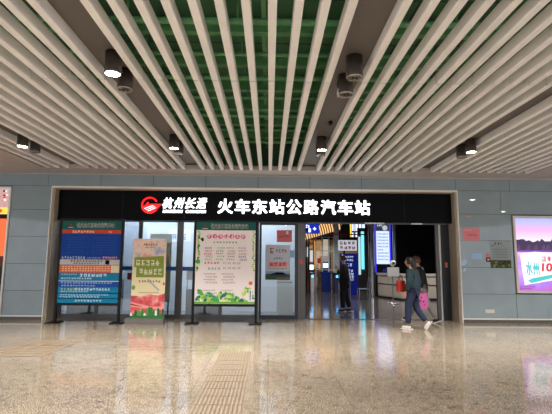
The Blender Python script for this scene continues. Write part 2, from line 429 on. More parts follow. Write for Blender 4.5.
o1, i1 = arc(R, 30, 360-8), arc(R*.86, 30, 360-8)
for i in range(len(o1)-1): mb.prismY([o1[i], o1[i+1], i1[i+1], i1[i]], Y-.03, Y, M['signred'])
mb.prismY([(cx-R*.85, cz-.02), (cx-.05, cz-.01), (cx+.02, cz+.035), (-2.94, cz+.035), (cx+.2, cz-.1)]+arc(R*.9, -30, -172, 14), Y-.028, Y, M['signred'])
mb.prismY([(cx-.12, cz), (cx-.05, cz+.09), (cx-.02, cz+.02)], Y-.028, Y, M['signred'])
emb = mb.build('logo_emblem', t)
mb = MB()
for k in range(3): mb.prismY([(cx-.14+.05*k, cz-.09-.035*k), (cx+.1+.04*k, cz+.0-.03*k), (cx+.1+.04*k, cz-.008-.03*k), (cx-.14+.05*k, cz-.1-.035*k)], Y-.033, Y-.02, M['signwhite'])
mb.build('emblem_streak', emb)

# ------------------------------------------------------------------ glazed front
GY = D+.53
def bar(mb, x0, x1, z0, z1, mat, y0=GY-.03, y1=GY+.05): mb.box(x0, x1, y0, y1, z0, z1, mat, .004)
mb = MB()
for a, b in ((-5.73, -5.6), (-4.69, -4.6), (-3.6, -3.5), (-2.54, -2.37), (-1.36, -1.26), (-.38, -.28)): bar(mb, a, b, .1, 2.6, M['frame'])
bar(mb, -5.73, -.28, 0, .1, M['frame']); bar(mb, -5.73, 5.0, 2.6, 2.68, M['frame'])
for a, b in ((2.62, 3.15), (3.9, 4.2)): mb.box(a, b, D+.3, D+.34, 2.585, 2.62, M['white'])
mb.box(1.0, 4.9, D+.35, D+.38, 2.59, 2.62, M['frame'])
mb.box(-.36, -.33, GY-.035, GY-.03, .1, 2.6, M['trim'])
struct(mb.build('window_frame'))
glz = [(-5.6, -4.69), (-4.6, -3.6), (-3.5, -2.54), (-2.37, -1.36), (-1.26, -.38)]
for i, (a, b) in enumerate(glz):
    w = struct(MB().box(a, b, GY, GY+.012, .1, 2.6, M['glassf' if i in (1,) else 'glass']).build('window_%d' % (i+1)))
    mb = MB().box(a+.002, b-.002, GY-.003, GY-.0005, 1.27, 1.38, M['bluestripe'])
    mb.build('blue_strip', w)
# sliding door leaf with stickers
d = struct(empty('door_1', (.3, GY, 0)))
mb = MB()
for a, b in ((-.27, -.21), (.71, .8)): bar(mb, a, b, .0, 2.6, M['framed'])
bar(mb, -.21, .71, 0, .1, M['framed']); bar(mb, -.21, .71, 2.55, 2.6, M['framed']); mb.build('door_frame', d)
MB().box(-.21, .71, GY, GY+.012, .1, 2.55, M['glass']).build('pane', d)
struct(MB().box(.8, 1.0, GY-.04, GY+.1, 0, 2.6, M['frame'], .005).build('trim_7'))
d2 = struct(empty('door_2', (4.8, GY, 0)))
bm_ = MB(); bar(bm_, 4.62, 4.7, 0, 2.6, M['frame']); bar(bm_, 4.78, 5.0, 0, 2.6, M['framed']); bm_.build('door_frame', d2)
bm_ = MB(); bar(bm_, 4.715, 4.76, 0, 2.6, M['white'], GY-.035, GY+.06); bm_.build('door_edge', d2)
bm_ = MB().box(4.86, 4.93, GY-.032, GY-.03, 1.42, 1.56, C(210, 120, 110)); bm_.build('sticker', d2)

# papers on the glass
yy = GY-.0005
t = tag(MB().box(.21, .63, yy-.002, yy, 2.08, 2.41, C(206, 112, 112)).build('paper_notice'), 'faded pink sheet taped high on the glass door beside the opening', 'notice')
mb = MB(); glyphs(mb, .27, .58, 2.2, 2.27, yy-.002, C(150, 60, 70), 6, seed=3); flat(mb, .47, .53, 2.3, 2.38, yy-.002, M['paper']); mb.build('print', t)
mb = MB().box(-.1, .58, yy-.002, yy, 1.045, 2.0, C(196, 202, 214))
t = tag(mb.build('poster'), 'white poster with red characters and a car photo on the glass door', 'poster')
mb = MB()
glyphs(mb, .0, .14, 1.76, 1.92, yy-.002, C(170, 30, 40), 1, seed=4); glyphs(mb, .17, .5, 1.79, 1.89, yy-.002, C(190, 70, 80), 4, seed=5)
glyphs(mb, .12, .38, 1.6, 1.66, yy-.002, C(60, 60, 70), 4, seed=6)
flat(mb, -.01, .5, 1.4, 1.53, yy-.002, C(226, 150, 150)); glyphs(mb, .02, .48, 1.42, 1.52, yy-.003, C(190, 24, 34), 4, seed=7)
glyphs(mb, -.03, .5, 1.33, 1.37, yy-.002, C(110, 110, 124), 9, seed=8)
flat(mb, -.1, .58, 1.045, 1.28, yy-.002, C(66, 84, 60)); flat(mb, -.1, .58, 1.2, 1.28, yy-.003, C(150, 170, 196))
mb.prismY([(.02, 1.16), (.08, 1.22), (.2, 1.25), (.38, 1.25), (.46, 1.2), (.5, 1.16)], yy-.004, yy-.002, C(34, 50, 84))
glyphs(mb, .2, .55, 1.07, 1.11, yy-.003, C(200, 140, 110), 5, seed=9)
mb.build('print', t)
tag(MB().box(.58, .7, yy-.002, yy, 1.65, 1.86, C(140, 176, 206)).build('paper_notice'), 'small pale blue sticker on the glass door edge', 'sticker')
tag(MB().box(.84, .93, GY-.043, GY-.041, 1.47, 1.6, C(206, 100, 90)).build('sticker'), 'small red sticker on the grey post left of the opening', 'sticker')
tag(MB().box(-3.86, -3.7, yy-.002, yy, 1.02, 1.2, C(110, 44, 50)).build('sticker'), 'small dark red sticker on the glass beside the timetable board', 'sticker')

# ------------------------------------------------------------------ inside: shell
mb = MB(); mb.box(-7, .9, 13.7, 13.8, 0, 4.2, M['int_wall'])
struct(mb.build('wall_partition'))
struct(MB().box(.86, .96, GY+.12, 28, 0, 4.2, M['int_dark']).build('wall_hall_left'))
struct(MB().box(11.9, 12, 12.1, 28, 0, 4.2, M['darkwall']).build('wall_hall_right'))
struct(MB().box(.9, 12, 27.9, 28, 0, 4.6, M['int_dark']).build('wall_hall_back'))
struct(MB().box(-7.1, -7, D+.3, 13.8, 0, 4.2, M['int_wall']).build('wall_booth_left'))
struct(MB().box(-7.1, 12, D+.3, 28, 4.2, 4.3, M['int_wall']).build('ceiling_hall'))
struct(MB().box(-7.0, 12, D+.25, D+.3, 3.44, 4.2, M['darkwall']).build('wall_header_back'))
mb = MB(); mb.box(5.85, 11.9, 20.6, 20.7, 0, 4.2, M['darkwall']); struct(mb.build('wall_dark_counter'))

def area(name, loc, e, sx, sy, col, rot=(0, 0, 0)):
    L = bpy.data.lights.new(name, 'AREA'); L.shape = 'RECTANGLE'; L.size = sx; L.size_y = sy; L.energy = e; L.color = col
    o = bpy.data.objects.new(name, L); COL.objects.link(o); o.location = loc; o.rotation_euler = rot; return o
area('booth_fill_light', (-4.9, 12.9, 4.1), 150, 3, .8, (.8, .9, 1))  # unseen area lights added to brighten the space behind the glazing, no fittings
area('booth_fill_light', (-1.2, 12.9, 4.1), 140, 3, .8, (.85, .92, 1))
def fill_spot(x, y, e, col=(1, .95, .9)):  # unseen spot added to light the hall, no lamp modelled around it
    L = bpy.data.lights.new('hall_fill_spot', 'SPOT'); L.spot_size = math.radians(125); L.spot_blend = .7; L.energy = e*3.2; L.color = col; L.shadow_soft_size = .07
    o = bpy.data.objects.new('hall_fill_spot', L); COL.objects.link(o); o.location = (x, y, 4.1)
for x, y in ((2.0, 14.5), (4.6, 14.5), (7.4, 16.5), (3.2, 18), (6.2, 16.5), (3.3, 22), (2.6, 25.5), (4.6, 25)): fill_spot(x, y, 45)

# things behind the left glazing
mb = MB().box(-3.4, -2.78, 12.35, 12.38, .4, 2.3, C(176, 168, 140), .005)
for x in (-3.38, -2.84): mb.box(x, x+.04, 12.35, 12.38, 0, .45, M['frame'])
tag(mb.build('display_board'), 'olive-beige display board behind the glass, behind the roll-up banner', 'display board')
mb = MB(); flat(mb, -3.2, -2.5, 2.16, 2.54, 13.7, C(225, 228, 235)); glyphs(mb, -3.1, -2.6, 2.2, 2.4, 13.699, C(120, 150, 190), 3, seed=12)
tag(mb.build('wall_notice'), 'pale wall lettering panel inside, high behind the roll-up banner', 'notice')
mb = MB().box(-2.36, -2.1, 12.5, 12.53, 1.0, 1.28, C(160, 152, 118))
mb.box(-2.34, -2.32, 12.5, 12.53, 0, 1.0, M['frame'])
tag(mb.build('notice_stand'), 'small tan notice stand behind the glass left of the pink leaflet board', 'stand')
mb = MB().box(.22, .68, 12.3, 12.7, 0, 1.05, C(196, 198, 196), .01)
mb.box(.24, .66, 12.29, 12.3, .95, .98, M['frame'])
tag(mb.build('low_cabinet'), 'pale low cabinet inside behind the glass door', 'cabinet')

mb = MB(); mb.box(-5.55, -4.12, 12.15, 12.5, 0, 1.0, sm('cabinet_grey', (84, 84, 80), rough=.35, metal=.3), .01)
for k in range(3): mb.box(-5.5+.46*k, -5.08+.46*k, 12.14, 12.15, .06, .94, mb.mats[0])
tag(mb.build('steel_cabinet'), 'dark steel cabinet behind the glass under the blue timetable board', 'cabinet')
mb = MB(); mb.box(-2.3, -1.4, 12.2, 12.5, 0, .75, bpy.data.materials['cabinet_grey'], .01); mb.box(-2.28, -1.42, 12.19, 12.2, .05, .7, bpy.data.materials['cabinet_grey'])
tag(mb.build('steel_cabinet'), 'low dark steel cabinet behind the glass under the leaflet board', 'cabinet')
# ------------------------------------------------------------------ standing boards
by = 10.9
def stand(x0, x1, label):
    t = thing('notice_board', ((x0+x1)/2, by, 0), label, 'notice board')
    for x in (x0-.065, x1+.005): MB().box(x, x+.06, by-.02, by+.05, .02, 2.57, M['blackm'], .006).build('post', t)
    mb = MB(); mb.box(x0-.005, x1+.005, by-.01, by+.05, .42, 2.57, M['blackm'], .004); mb.build('board_frame', t)
    for x in (x0-.035, x1+.035): MB().box(x-.17, x+.15, by-.16, by+.2, 0, .025, M['blackm'], .006).build('foot', t)
    return t
bx0, bx1, bz0, bz1 = -5.21, -3.73, .485, 2.51
t = stand(bx0, bx1, 'black framed timetable board, blue and teal with an orange band, at left')
mb = MB(); y = by-.012; H_ = bz1-bz0
Z = lambda f: bz1-f*H_
X = lambda f: bx0+f*(bx1-bx0)
flat(mb, bx0, bx1, bz0, bz1, y, C(16, 62, 146))
def band(f0, f1, mat, a=0., b=1., k=1): flat(mb, X(a), X(b), Z(f1), Z(f0), y-.001*k, mat)
def header(mbx, X, Z, y):
    flat(mbx, X(0), X(1), Z(.1), Z(0), y-.001, C(20, 92, 82))
    mbx.prismY([(X(.1), Z(.075)), (X(.14), Z(.03)), (X(.18), Z(.075))], y-.003, y-.001, C(150, 44, 50)); flat(mbx, X(.1), X(.19), Z(.085), Z(.078), y-.002, C(200, 210, 205))
    add_text(mbx, '杭州火车东站公路汽车站', X(.24), X(.88), Z(.083), Z(.02), y-.003, C(250, 252, 250), .05, 0, .001)
header(mb, X, Z, y)
band(.108, .155, C(196, 70, 40)); glyphs(mb, X(.17), X(.55), Z(.148), Z(.116), y-.002, C(245, 215, 200), 8, seed=20); glyphs(mb, X(.78), X(.85), Z(.14), Z(.125), y-.002, C(245, 225, 210), 2, seed=21)
for k in range(7):
    for a, b in ((.08, .42), (.55, .93)): band(.2+.032*k, .2035+.032*k, C(48, 96, 168), a+.02*(k % 3), b-.03*(k % 2))
for a in (.12, .45, .53, .68, .9): band(.2, .42, C(40, 84, 156), a, a+.005)
glyphs(mb, X(.02), X(.42), Z(.468), Z(.435), y-.002, C(200, 210, 235), 9, seed=22); glyphs(mb, X(.45), X(.68), Z(.462), Z(.445), y-.002, C(170, 185, 215), 9, seed=23); band(.435, .462, C(120, 60, 110), .7, .97); glyphs(mb, X(.71), X(.96), Z(.46), Z(.438), y-.002, C(220, 200, 225), 7, seed=24)
band(.475, .54, C(190, 184, 182)); glyphs(mb, X(.17), X(.72), Z(.505), Z(.483), y-.002, C(40, 40, 50), 11, seed=25); glyphs(mb, X(.22), X(.66), Z(.53), Z(.512), y-.002, C(70, 66, 70), 10, seed=26); band(.483, .533, C(74, 70, 74), .76, .83)
band(.545, .635, C(214, 104, 56), 0, .86); band(.545, .635, C(226, 204, 170), .86, 1)
for k in range(3): glyphs(mb, X(.04), X(.84), Z(.568+.025*k), Z(.552+.025*k), y-.002, C(250, 220, 190), 17, seed=27+k)
band(.64, .73, C(14, 118, 158)); glyphs(mb, X(.04), X(.3), Z(.665), Z(.648), y-.002, C(190, 210, 120), 7, seed=31); glyphs(mb, X(.34), X(.8), Z(.685), Z(.646), y-.002, C(220, 238, 244), 7, seed=32)
glyphs(mb, X(.03), X(.55), Z(.715), Z(.695), y-.002, C(200, 225, 235), 12, seed=33)
band(.735, .742, C(214, 226, 236)); band(.742, .81, C(22, 74, 150))
glyphs(mb, X(.04), X(.9), Z(.768), Z(.75), y-.002, C(170, 195, 230), 18, seed=34); glyphs(mb, X(.04), X(.62), Z(.8), Z(.783), y-.002, C(170, 195, 230), 12, seed=35)
band(.81, 1, C(14, 118, 158)); glyphs(mb, X(.04), X(.3), Z(.85), Z(.825), y-.002, C(190, 214, 120), 5, seed=36); glyphs(mb, X(.28), X(.87), Z(.85), Z(.82), y-.002, C(225, 238, 244), 12, seed=37)
glyphs(mb, X(.04), X(.5), Z(.872), Z(.858), y-.002, C(200, 225, 235), 11, seed=38)
band(.88, .888, C(150, 196, 220)); glyphs(mb, X(.03), X(.85), Z(.912), Z(.896), y-.002, C(210, 228, 238), 18, seed=39); glyphs(mb, X(.03), X(.7), Z(.935), Z(.92), y-.002, C(210, 228, 238), 14, seed=40)
band(.942, .95, C(150, 196, 220)); glyphs(mb, X(.28), X(.74), Z(.982), Z(.962), y-.002, C(225, 236, 240), 9, seed=41)
mb.build('printed_sheet', t)

bx0, bx1 = -1.84, -.35; bz1 = 2.515
t = stand(bx0, bx1, 'black framed leaflet board with pink title and green leafy border')
mb = MB(); flat(mb, bx0, bx1, bz0, bz1, y, C(240, 228, 226)); header(mb, X, Z, y)
rnd = random.Random(3)
def blob(mbx, x, z, r, y, mat, sx=1., ang=0.):
    pts = []
    for i in range(8):
        a = 2*PI*i/8; px, pz = r*sx*math.cos(a), r*math.sin(a)
        pts.append((x+px*math.cos(ang)-pz*math.sin(ang), z+px*math.sin(ang)+pz*math.cos(ang)))
    mbx.prismY(pts, y-.001, y, mat)
for i in range(7): blob(mb, X(.22+.095*i), Z(.178), .062, y-.001, C(226, 44, 110))
glyphs(mb, X(.17), X(.84), Z(.205), Z(.15), y-.002, C(255, 215, 228), 7, gap=.4, seed=50)
glyphs(mb, X(.28), X(.7), Z(.262), Z(.238), y-.002, C(90, 120, 100), 8, gap=.4, seed=51)
blob(mb, X(.1), Z(.22), .05, y-.001, C(30, 30, 34), .9); blob(mb, X(.075), Z(.235), .03, y-.002, C(240, 236, 230))
cl = [C(205, 90, 120), C(140, 160, 110), C(110, 120, 130), C(200, 130, 120), C(150, 180, 120), C(120, 110, 150)]
for k, z in enumerate((.31, .345, .38, .415, .45)):
    for j in range(4):
        a = .13+.19*j+rnd.random()*.04
        glyphs(mb, X(a), X(a+.13), Z(z+.018+.01*rnd.random()), Z(z), y-.002, rnd.choice(cl), 4, seed=60+k*5+j)
glyphs(mb, X(.14), X(.4), Z(.52), Z(.49), y-.002, C(226, 60, 100), 5, seed=90); glyphs(mb, X(.2), X(.42), Z(.59), Z(.56), y-.002, C(90, 170, 140), 4, seed=91)
for j in range(4):
    for k in range(2): glyphs(mb, X(.46+.08*j), X(.52+.08*j), Z(.52+.06*k), Z(.495+.06*k), y-.002, C(170, 150, 140), 2, seed=92+j+k)
for r_ in range(2):
    for c_ in range(2):
        for k in range(4):
            a = .14+.3*c_+.03*(k % 2); z = .63+.2*r_+.035*k
            glyphs(mb, X(a), X(a+.2), Z(z+.02), Z(z), y-.002, rnd.choice([C(176, 130, 120), C(190, 110, 110), C(160, 140, 130)]), 8, seed=100+k+r_*7+c_*13)
blob(mb, X(.93), Z(.75), .05, y-.001, C(224, 110, 50), 1.0)
gr = [C(104, 178, 74), C(70, 160, 104), C(170, 206, 90), C(90, 170, 80), C(40, 110, 110), C(206, 222, 110)]
for i in range(80):
    f = rnd.random(); hgt = .05+.06*abs(math.sin(f*9))+(.06 if f > .75 or f < .12 else 0)
    blob(mb, X(.03+.94*f), Z(1-.025-hgt*rnd.random()), (.045+.045*rnd.random()), y-.0015-.00005*i, rnd.choice(gr), .5, rnd.random()*3)
flat(mb, bx0, bx1, Z(1), Z(.975), y-.006, C(120, 176, 70))
for i in range(20):
    z = .12+.5*i/20; blob(mb, X(.025+.03*rnd.random()), Z(z), .035, y-.002, rnd.choice(gr), .8, rnd.random()*3); blob(mb, X(.95+.035*rnd.random()), Z(z), .03, y-.002, rnd.choice(gr[:3]), .6, rnd.random()*3)
blob(mb, X(.04), Z(.49), .06, y-.004, C(60, 160, 70)); blob(mb, X(.06), Z(.4), .03, y-.004, C(220, 70, 60), .5, .8)
flat(mb, X(.9), X(.96), Z(.96), Z(.82), y-.008, C(225, 225, 232)); flat(mb, X(.92), X(.935), Z(.95), Z(.84), y-.009, C(50, 60, 110))
mb.build('printed_sheet', t)

# ------------------------------------------------------------------ roll-up banner
ry = 10.8; t = thing('roll_up_banner', (-2.99, ry, 0), 'tall cream and pink roll-up banner with a green lettered block', 'banner')
MB().box(-3.5, -2.56, ry-.02, ry+.22, 0, .13, sm('banner_base_grey', (120, 112, 106), rough=.3, metal=.4), .01).build('base', t)
MB().tube([(-2.99, ry+.15, .12), (-2.99, ry+.12, 2.05)], .012, M['steel']).build('pole', t)
MB().box(-3.41, -2.58, ry+.1, ry+.12, 2.05, 2.08, M['steel']).build('top_rail', t)
def watercolour(name, cols, scale):
    m, nt, b = new_mat(name); L = nt.links
    tc = nt.nodes.new('ShaderNodeTexCoord'); n = nt.nodes.new('ShaderNodeTexNoise'); n.inputs['Scale'].default_value = scale; n.inputs['Detail'].default_value = 3
    r = nt.nodes.new('ShaderNodeValToRGB'); r.color_ramp.elements[0].position = .32; r.color_ramp.elements[1].position = .68
    r.color_ramp.elements[0].color = (*lin(*cols[0]), 1); r.color_ramp.elements[1].color = (*lin(*cols[2]), 1)
    e = r.color_ramp.elements.new(.5); e.color = (*lin(*cols[1]), 1)
    L.new(tc.outputs['Object'], n.inputs['Vector']); L.new(n.outputs['Fac'], r.inputs['Fac']); L.new(r.outputs['Color'], b.inputs['Base Color'])
    b.inputs['Roughness'].default_value = .6; return m
wc1 = watercolour('banner_sky_print', [(150, 160, 196), (240, 212, 190), (232, 128, 140)], 3.5); wc2 = watercolour('banner_hill_print', [(170, 50, 60), (224, 92, 96), (244, 190, 176)], 5)
mb = MB(); x0, x1, z0, z1 = -3.41, -2.58, .13, 2.07; y = ry+.1
mb.box(x0, x1, y, y+.006, z0, z1, C(236, 220, 178))
X2 = lambda f: x0+f*(x1-x0); Z2 = lambda f: z1-f*(z1-z0)
P2 = lambda pts, c, k=1: mb.prismY([(X2(a), Z2(b)) for a, b in pts], y-.001*k, y, c)
P2([(0, .0), (1, 0), (1, .31), (.6, .29), (0, .26)], wc1)
glyphs(mb, X2(.3), X2(.72), Z2(.085), Z2(.055), y-.002, C(70, 30, 40), 6, seed=130); glyphs(mb, X2(.35), X2(.66), Z2(.115), Z2(.1), y-.002, C(150, 60, 70), 6, seed=131)
P2([(.05, .235), (.93, .215), (.95, .49), (.12, .49), (.12, .36), (.05, .36)], C(136, 152, 64), 2)
glyphs(mb, X2(.1), X2(.82), Z2(.34), Z2(.265), y-.003, C(244, 236, 206), 5, gap=.16, seed=132); glyphs(mb, X2(.2), X2(.9), Z2(.455), Z2(.375), y-.003, C(244, 236, 206), 5, gap=.16, seed=133)
glyphs(mb, X2(.2), X2(.86), Z2(.555), Z2(.525), y-.002, C(60, 70, 60), 8, gap=.4, seed=134); glyphs(mb, X2(.22), X2(.82), Z2(.69), Z2(.675), y-.002, C(150, 90, 80), 10, seed=135)
P2([(.45, .52), (.8, .66), (.85, .65), (.5, .51)], C(180, 180, 190))
blob(mb, X2(.06), Z2(.62), .06, y-.001, C(130, 160, 70), .8); blob(mb, X2(.96), Z2(.57), .04, y-.001, C(200, 90, 60), .6)
P2([(0, .72), (.3, .73), (.55, .7), (.8, .72), (1, .69), (1, 1), (0, 1)], wc2, 2)
P2([(0, .8), (.4, .84), (.7, .86), (1, .85), (1, .9), (0, .86)], C(236, 156, 146), 3); P2([(0, .82), (.3, .85), (.35, .86), (0, .84)], C(150, 40, 50), 4)
for i in range(15):
    f = i/15; hh = .04+.09*rnd.random(); c_ = rnd.choice([C(235, 232, 224), C(60, 128, 64), C(96, 150, 80), C(34, 96, 60)])
    P2([(f, 1), (f, 1-hh), (f+.03, 1-hh-.02), (f+.065, 1-hh), (f+.065, 1)], c_, 5+i*.1)
P2([(0, 1), (0, .975), (1, .965), (1, 1)], C(52, 120, 60), 8)
mb.build('printed_sheet', t)

# ------------------------------------------------------------------ lightbox adverts
def grad_emit(name, stops, strength, z0, z1, noise=.0):
    m, nt, b = new_mat(name); L = nt.links
    tc = nt.nodes.new('ShaderNodeTexCoord'); sx = nt.nodes.new('ShaderNodeSeparateXYZ'); L.new(tc.outputs['Object'], sx.inputs[0])
    mr = nt.nodes.new('ShaderNodeMapRange'); mr.inputs['From Min'].default_value = z0; mr.inputs['From Max'].default_value = z1; L.new(sx.outputs['Z'], mr.inputs['Value'])
    r = nt.nodes.new('ShaderNodeValToRGB')
    while len(r.color_ramp.elements) > 1: r.color_ramp.elements.remove(r.color_ramp.elements[0])
    r.color_ramp.elements[0].position = stops[0][0]; r.color_ramp.elements[0].color = (*lin(*stops[0][1]), 1)
    for p, c in stops[1:]: e = r.color_ramp.elements.new(p); e.color = (*lin(*c), 1)
    if noise:
        n = nt.nodes.new('ShaderNodeTexNoise'); n.inputs['Scale'].default_value = 3.2; n.inputs['Detail'].default_value = 5
        L.new(tc.outputs['Object'], n.inputs['Vector'])
        a = nt.nodes.new('ShaderNodeMath'); a.operation = 'MULTIPLY_ADD'; a.inputs[1].default_value = noise; L.new(n.outputs['Fac'], a.inputs[0]); L.new(mr.outputs[0], a.inputs[2])
        a2 = nt.nodes.new('ShaderNodeMath'); a2.operation = 'SUBTRACT'; a2.inputs[1].default_value = noise/2; L.new(a.outputs[0], a2.inputs[0]); L.new(a2.outputs[0], r.inputs['Fac'])
    else: L.new(mr.outputs[0], r.inputs['Fac'])
    L.new(r.outputs['Color'], b.inputs['Emission Color']); b.inputs['Emission Strength'].default_value = strength
    b.inputs['Base Color'].default_value = (.02, .02, .02, 1); b.inputs['Roughness'].default_value = .2
    return m
ax0, ax1, az0, az1 = 6.52, 9.38, .77, 2.82
t = thing('advert_lightbox', ((ax0+ax1)/2, D, az0), 'backlit pink and violet advert lightbox with a dark treeline on the right wall', 'advert')
mb = MB(); w = .065
for a, b, c, d_ in ((ax0, ax1, az1-w, az1), (ax0, ax1, az0, az0+w), (ax0, ax0+w, az0+w, az1-w), (ax1-w, ax1, az0+w, az1-w)): mb.box(a, b, D-.03, D+.08, c, d_, sm('lightbox_frame', (200, 186, 176), rough=.3, metal=.3) if not mb.mats else mb.mats[0], .006)
mb.build('frame', t)
AE = .74
sky = grad_emit('advert_sky', [(0, (250, 240, 250)), (.16, (246, 214, 240)), (.45, (236, 176, 226)), (.75, (190, 186, 240)), (1, (150, 176, 238))], AE, az0+1.36-az0, az1-az0)
wat = grad_emit('advert_water', [(0, (206, 70, 190)), (.25, (170, 120, 230)), (.45, (210, 160, 240)), (.7, (184, 140, 236)), (.85, (214, 150, 236)), (1, (240, 190, 240))], AE, 0, 1.1, .5)
px0, px1, pz0, pz1 = ax0+w, ax1-w, az0+w, az1-w; y = D+.03
mb = MB()
zs = 1.98
mb.box(px0, px1, y, y+.004, zs, pz1, sky); mb.box(px0, px1, y, y+.004, pz0, zs, wat)
pts = [(px0, 1.85)]; xx = px0; rnd = random.Random(5); pts.append((px0, 2.18))
while xx < px1-.05:
    xx += .045+.05*rnd.random(); pts.append((min(xx, px1), 2.12+.1*rnd.random()-.02*math.sin(xx*3)))
pts += [(px1, 1.85)]
tre = C(66, 40, 84, .6); base = 1.85
for (a, za), (b, zb) in zip(pts[1:-1], pts[2:-1]): mb.prismY([(a, base), (b, base), (b, zb), (a, za)], y-.001, y, tre)
mb.box(px0, px1, y-.0015, y-.001, 1.85, 1.9, C(120, 70, 170, .7))
for k in range(14):
    a = px0+.2*k+.1*rnd.random(); mb.prismY([(a, 1.9), (a+.12, 1.92), (a+.1, 2.05), (a+.05, 2.02)], y-.002, y-.001, C(96, 66, 112, .6))
# white splash with the lettering
sp = [(px0+.25, 1.72), (px0+.1, 1.8), (px0+.5, 1.86), (px0+.9, 1.84), (px0+2.4, 1.84), (px0+2.5, 1.3), (px0+1.8, 1.35), (px0+1.0, 1.12), (px0+.18, .98), (px0+.2, 1.35), (px0+.12, 1.5), (px0+.35, 1.6)]
bmx = bmesh.new(); vv = [bmx.verts.new((a, y-.003, b)) for a, b in sp]; bmx.faces.new(vv); bmesh.ops.triangulate(bmx, faces=bmx.faces[:]); bmx.verts.index_update()
mb.add([v.co[:] for v in bmx.verts], [[v.index for v in f.verts] for f in bmx.faces], C(252, 238, 250, .8)); bmx.free()
teal, red = C(70, 200, 204, .7), C(220, 50, 56, .7)
add_text(mb, '水', px0+.24, px0+.42, 1.24, 1.6, y-.003, teal, .03, -.1, .002); add_text(mb, '州', px0+.43, px0+.6, 1.24, 1.58, y-.003, teal, .03, -.1, .002)
add_text(mb, '100', px0+.66, px0+1.12, 1.34, 1.56, y-.003, red, .03, .1, .002); glyphs(mb, px0+.66, px0+1.1, 1.6, 1.74, y-.003, red, 3, seed=140)
mb.prismY([(px0+.27, 1.1), (px0+.36, 1.03), (px0+1.3, 1.26), (px0+1.35, 1.34), (px0+.4, 1.16)], y-.006, y-.003, teal)
glyphs(mb, px0+.05, px0+.35, pz0+.04, pz0+.07, y, C(70, 30, 90), 6, seed=141); glyphs(mb, px0+.05, px0+.45, pz0+.09, pz0+.115, y, C(70, 30, 90), 9, seed=142)
mb.build('advert_print', t)

lx0, lx1, lz0, lz1 = -9.6, -6.86, .12, 3.45
t = thing('advert_lightbox', ((lx0+lx1)/2, D, lz0), 'tall orange advert lightbox cut off by the left edge', 'advert')
mb = MB(); w = .05
for a, b, c, d_ in ((lx0, lx1, lz1-w, lz1), (lx0, lx1, lz0, lz0+w), (lx0, lx0+w, lz0+w, lz1-w), (lx1-w, lx1, lz0+w, lz1-w)): mb.box(a, b, D-.03, D+.05, c, d_, M['trim'], .006)
mb.build('frame', t)
mb = MB(); y = D+.02; qa, qb = lx0+w, lx1-w
mb.box(qa, qb, y, y+.004, 2.9, lz1-w, C(190, 150, 150, .8)); mb.box(qa, qb, y, y+.004, 2.72, 2.9, C(220, 200, 90, .9)); mb.box(qa, qb, y, y+.004, 2.6, 2.72, C(60, 20, 14))
mb.box(qa, qb, y, y+.004, 1.62, 2.6, C(232, 96, 44, .9)); mb.box(qa, qb, y, y+.004, 1.35, 1.62, C(120, 70, 60)); mb.box(qa, qb, y, y+.004, lz0+w, 1.35, C(54, 52, 54))
for k in range(160):
    blob(mb, qa+.05+(qb-qa-.1)*rnd.random(), 2.95+.4*rnd.random(), .02+.02*rnd.random(), y-.001-.0002*k, rnd.choice([C(210, 50, 40, .8), C(230, 220, 210, .8), C(70, 60, 70), C(236, 120, 90, .8)]))
for k in range(16):
    blob(mb, qb-.1-.15*k, 2.78+.04*rnd.random(), .06, y-.01-.0002*k, rnd.choice([C(60, 150, 60, .8), C(230, 60, 40, .8), C(240, 210, 60, .8)]), 1.6)
mb.build('advert_print', t)

# ------------------------------------------------------------------ notices on the right wall
yw = D
t = tag(MB().box(5.16, 5.62, yw-.003, yw, 2.14, 2.47, C(222, 130, 140)).build('paper_notice'), 'pink notice sheet on the grey wall right of the entrance', 'notice')
mb = MB(); glyphs(mb, 5.28, 5.54, 2.26, 2.32, yw-.003, C(130, 80, 100), 6, seed=150); glyphs(mb, 5.18, 5.4, 2.4, 2.44, yw-.003, C(240, 190, 190), 4, seed=151); mb.build('print', t)
t = tag(MB().box(5.87, 6.42, yw-.003, yw, 1.42, 2.13, C(150, 158, 160)).build('poster'), 'grey poster with a dark green landscape foot, beside the violet advert', 'poster')
mb = MB(); flat(mb, 5.87, 6.42, 1.42, 1.63, yw-.003, C(70, 80, 50))
for k in range(18): blob(mb, 5.9+.5*rnd.random(), 1.46+.12*rnd.random(), .03, yw-.004-.0001*k, rnd.choice([C(50, 56, 36), C(70, 76, 44), C(90, 104, 60), C(130, 130, 90)]), 1.3)
glyphs(mb, 5.98, 6.22, 2.04, 2.1, yw-.003, C(30, 34, 38), 3, gap=.5, seed=152); glyphs(mb, 5.9, 6.0, 2.0, 2.03, yw-.003, C(30, 34, 38), 2, seed=153)
for k in range(4): glyphs(mb, 5.95, 6.34, 1.9-.07*k, 1.925-.07*k, yw-.003, C(84, 92, 96), 11, seed=154+k)
mb.build('print', t)
tag(MB().box(5.36, 5.65, yw-.003, yw, 1.65, 1.8, C(158, 190, 222)).build('sticker'), 'pale blue sticker strip on the grey wall under the pink notice', 'sticker')
t = tag(MB().box(5.75, 5.87, yw-.003, yw, 1.58, 1.7, C(120, 24, 36)).build('sticker'), 'small dark red square sticker left of the grey poster', 'sticker')
mb = MB(); flat(mb, 5.79, 5.84, 1.62, 1.66, yw-.003, M['paper']); mb.build('print', t)
tag(MB().box(5.75, 5.84, yw-.003, yw, 1.72, 1.79, C(214, 110, 124)).build('sticker'), 'small pink sticker just above the dark red one', 'sticker')
mb = MB(); mb.prismY([(5.08, 1.5), (5.1, 1.62), (5.22, 1.66), (5.26, 1.58), (5.2, 1.5), (5.14, 1.46)], yw-.003, yw, C(170, 196, 226))
tag(mb.build('sticker'), 'torn pale blue sticker beside the entrance jamb', 'sticker')
mb = MB(); mb.prismY([(5.14, 1.3), (5.15, 1.41), (5.21, 1.42), (5.2, 1.36)], yw-.003, yw, C(190, 206, 226))
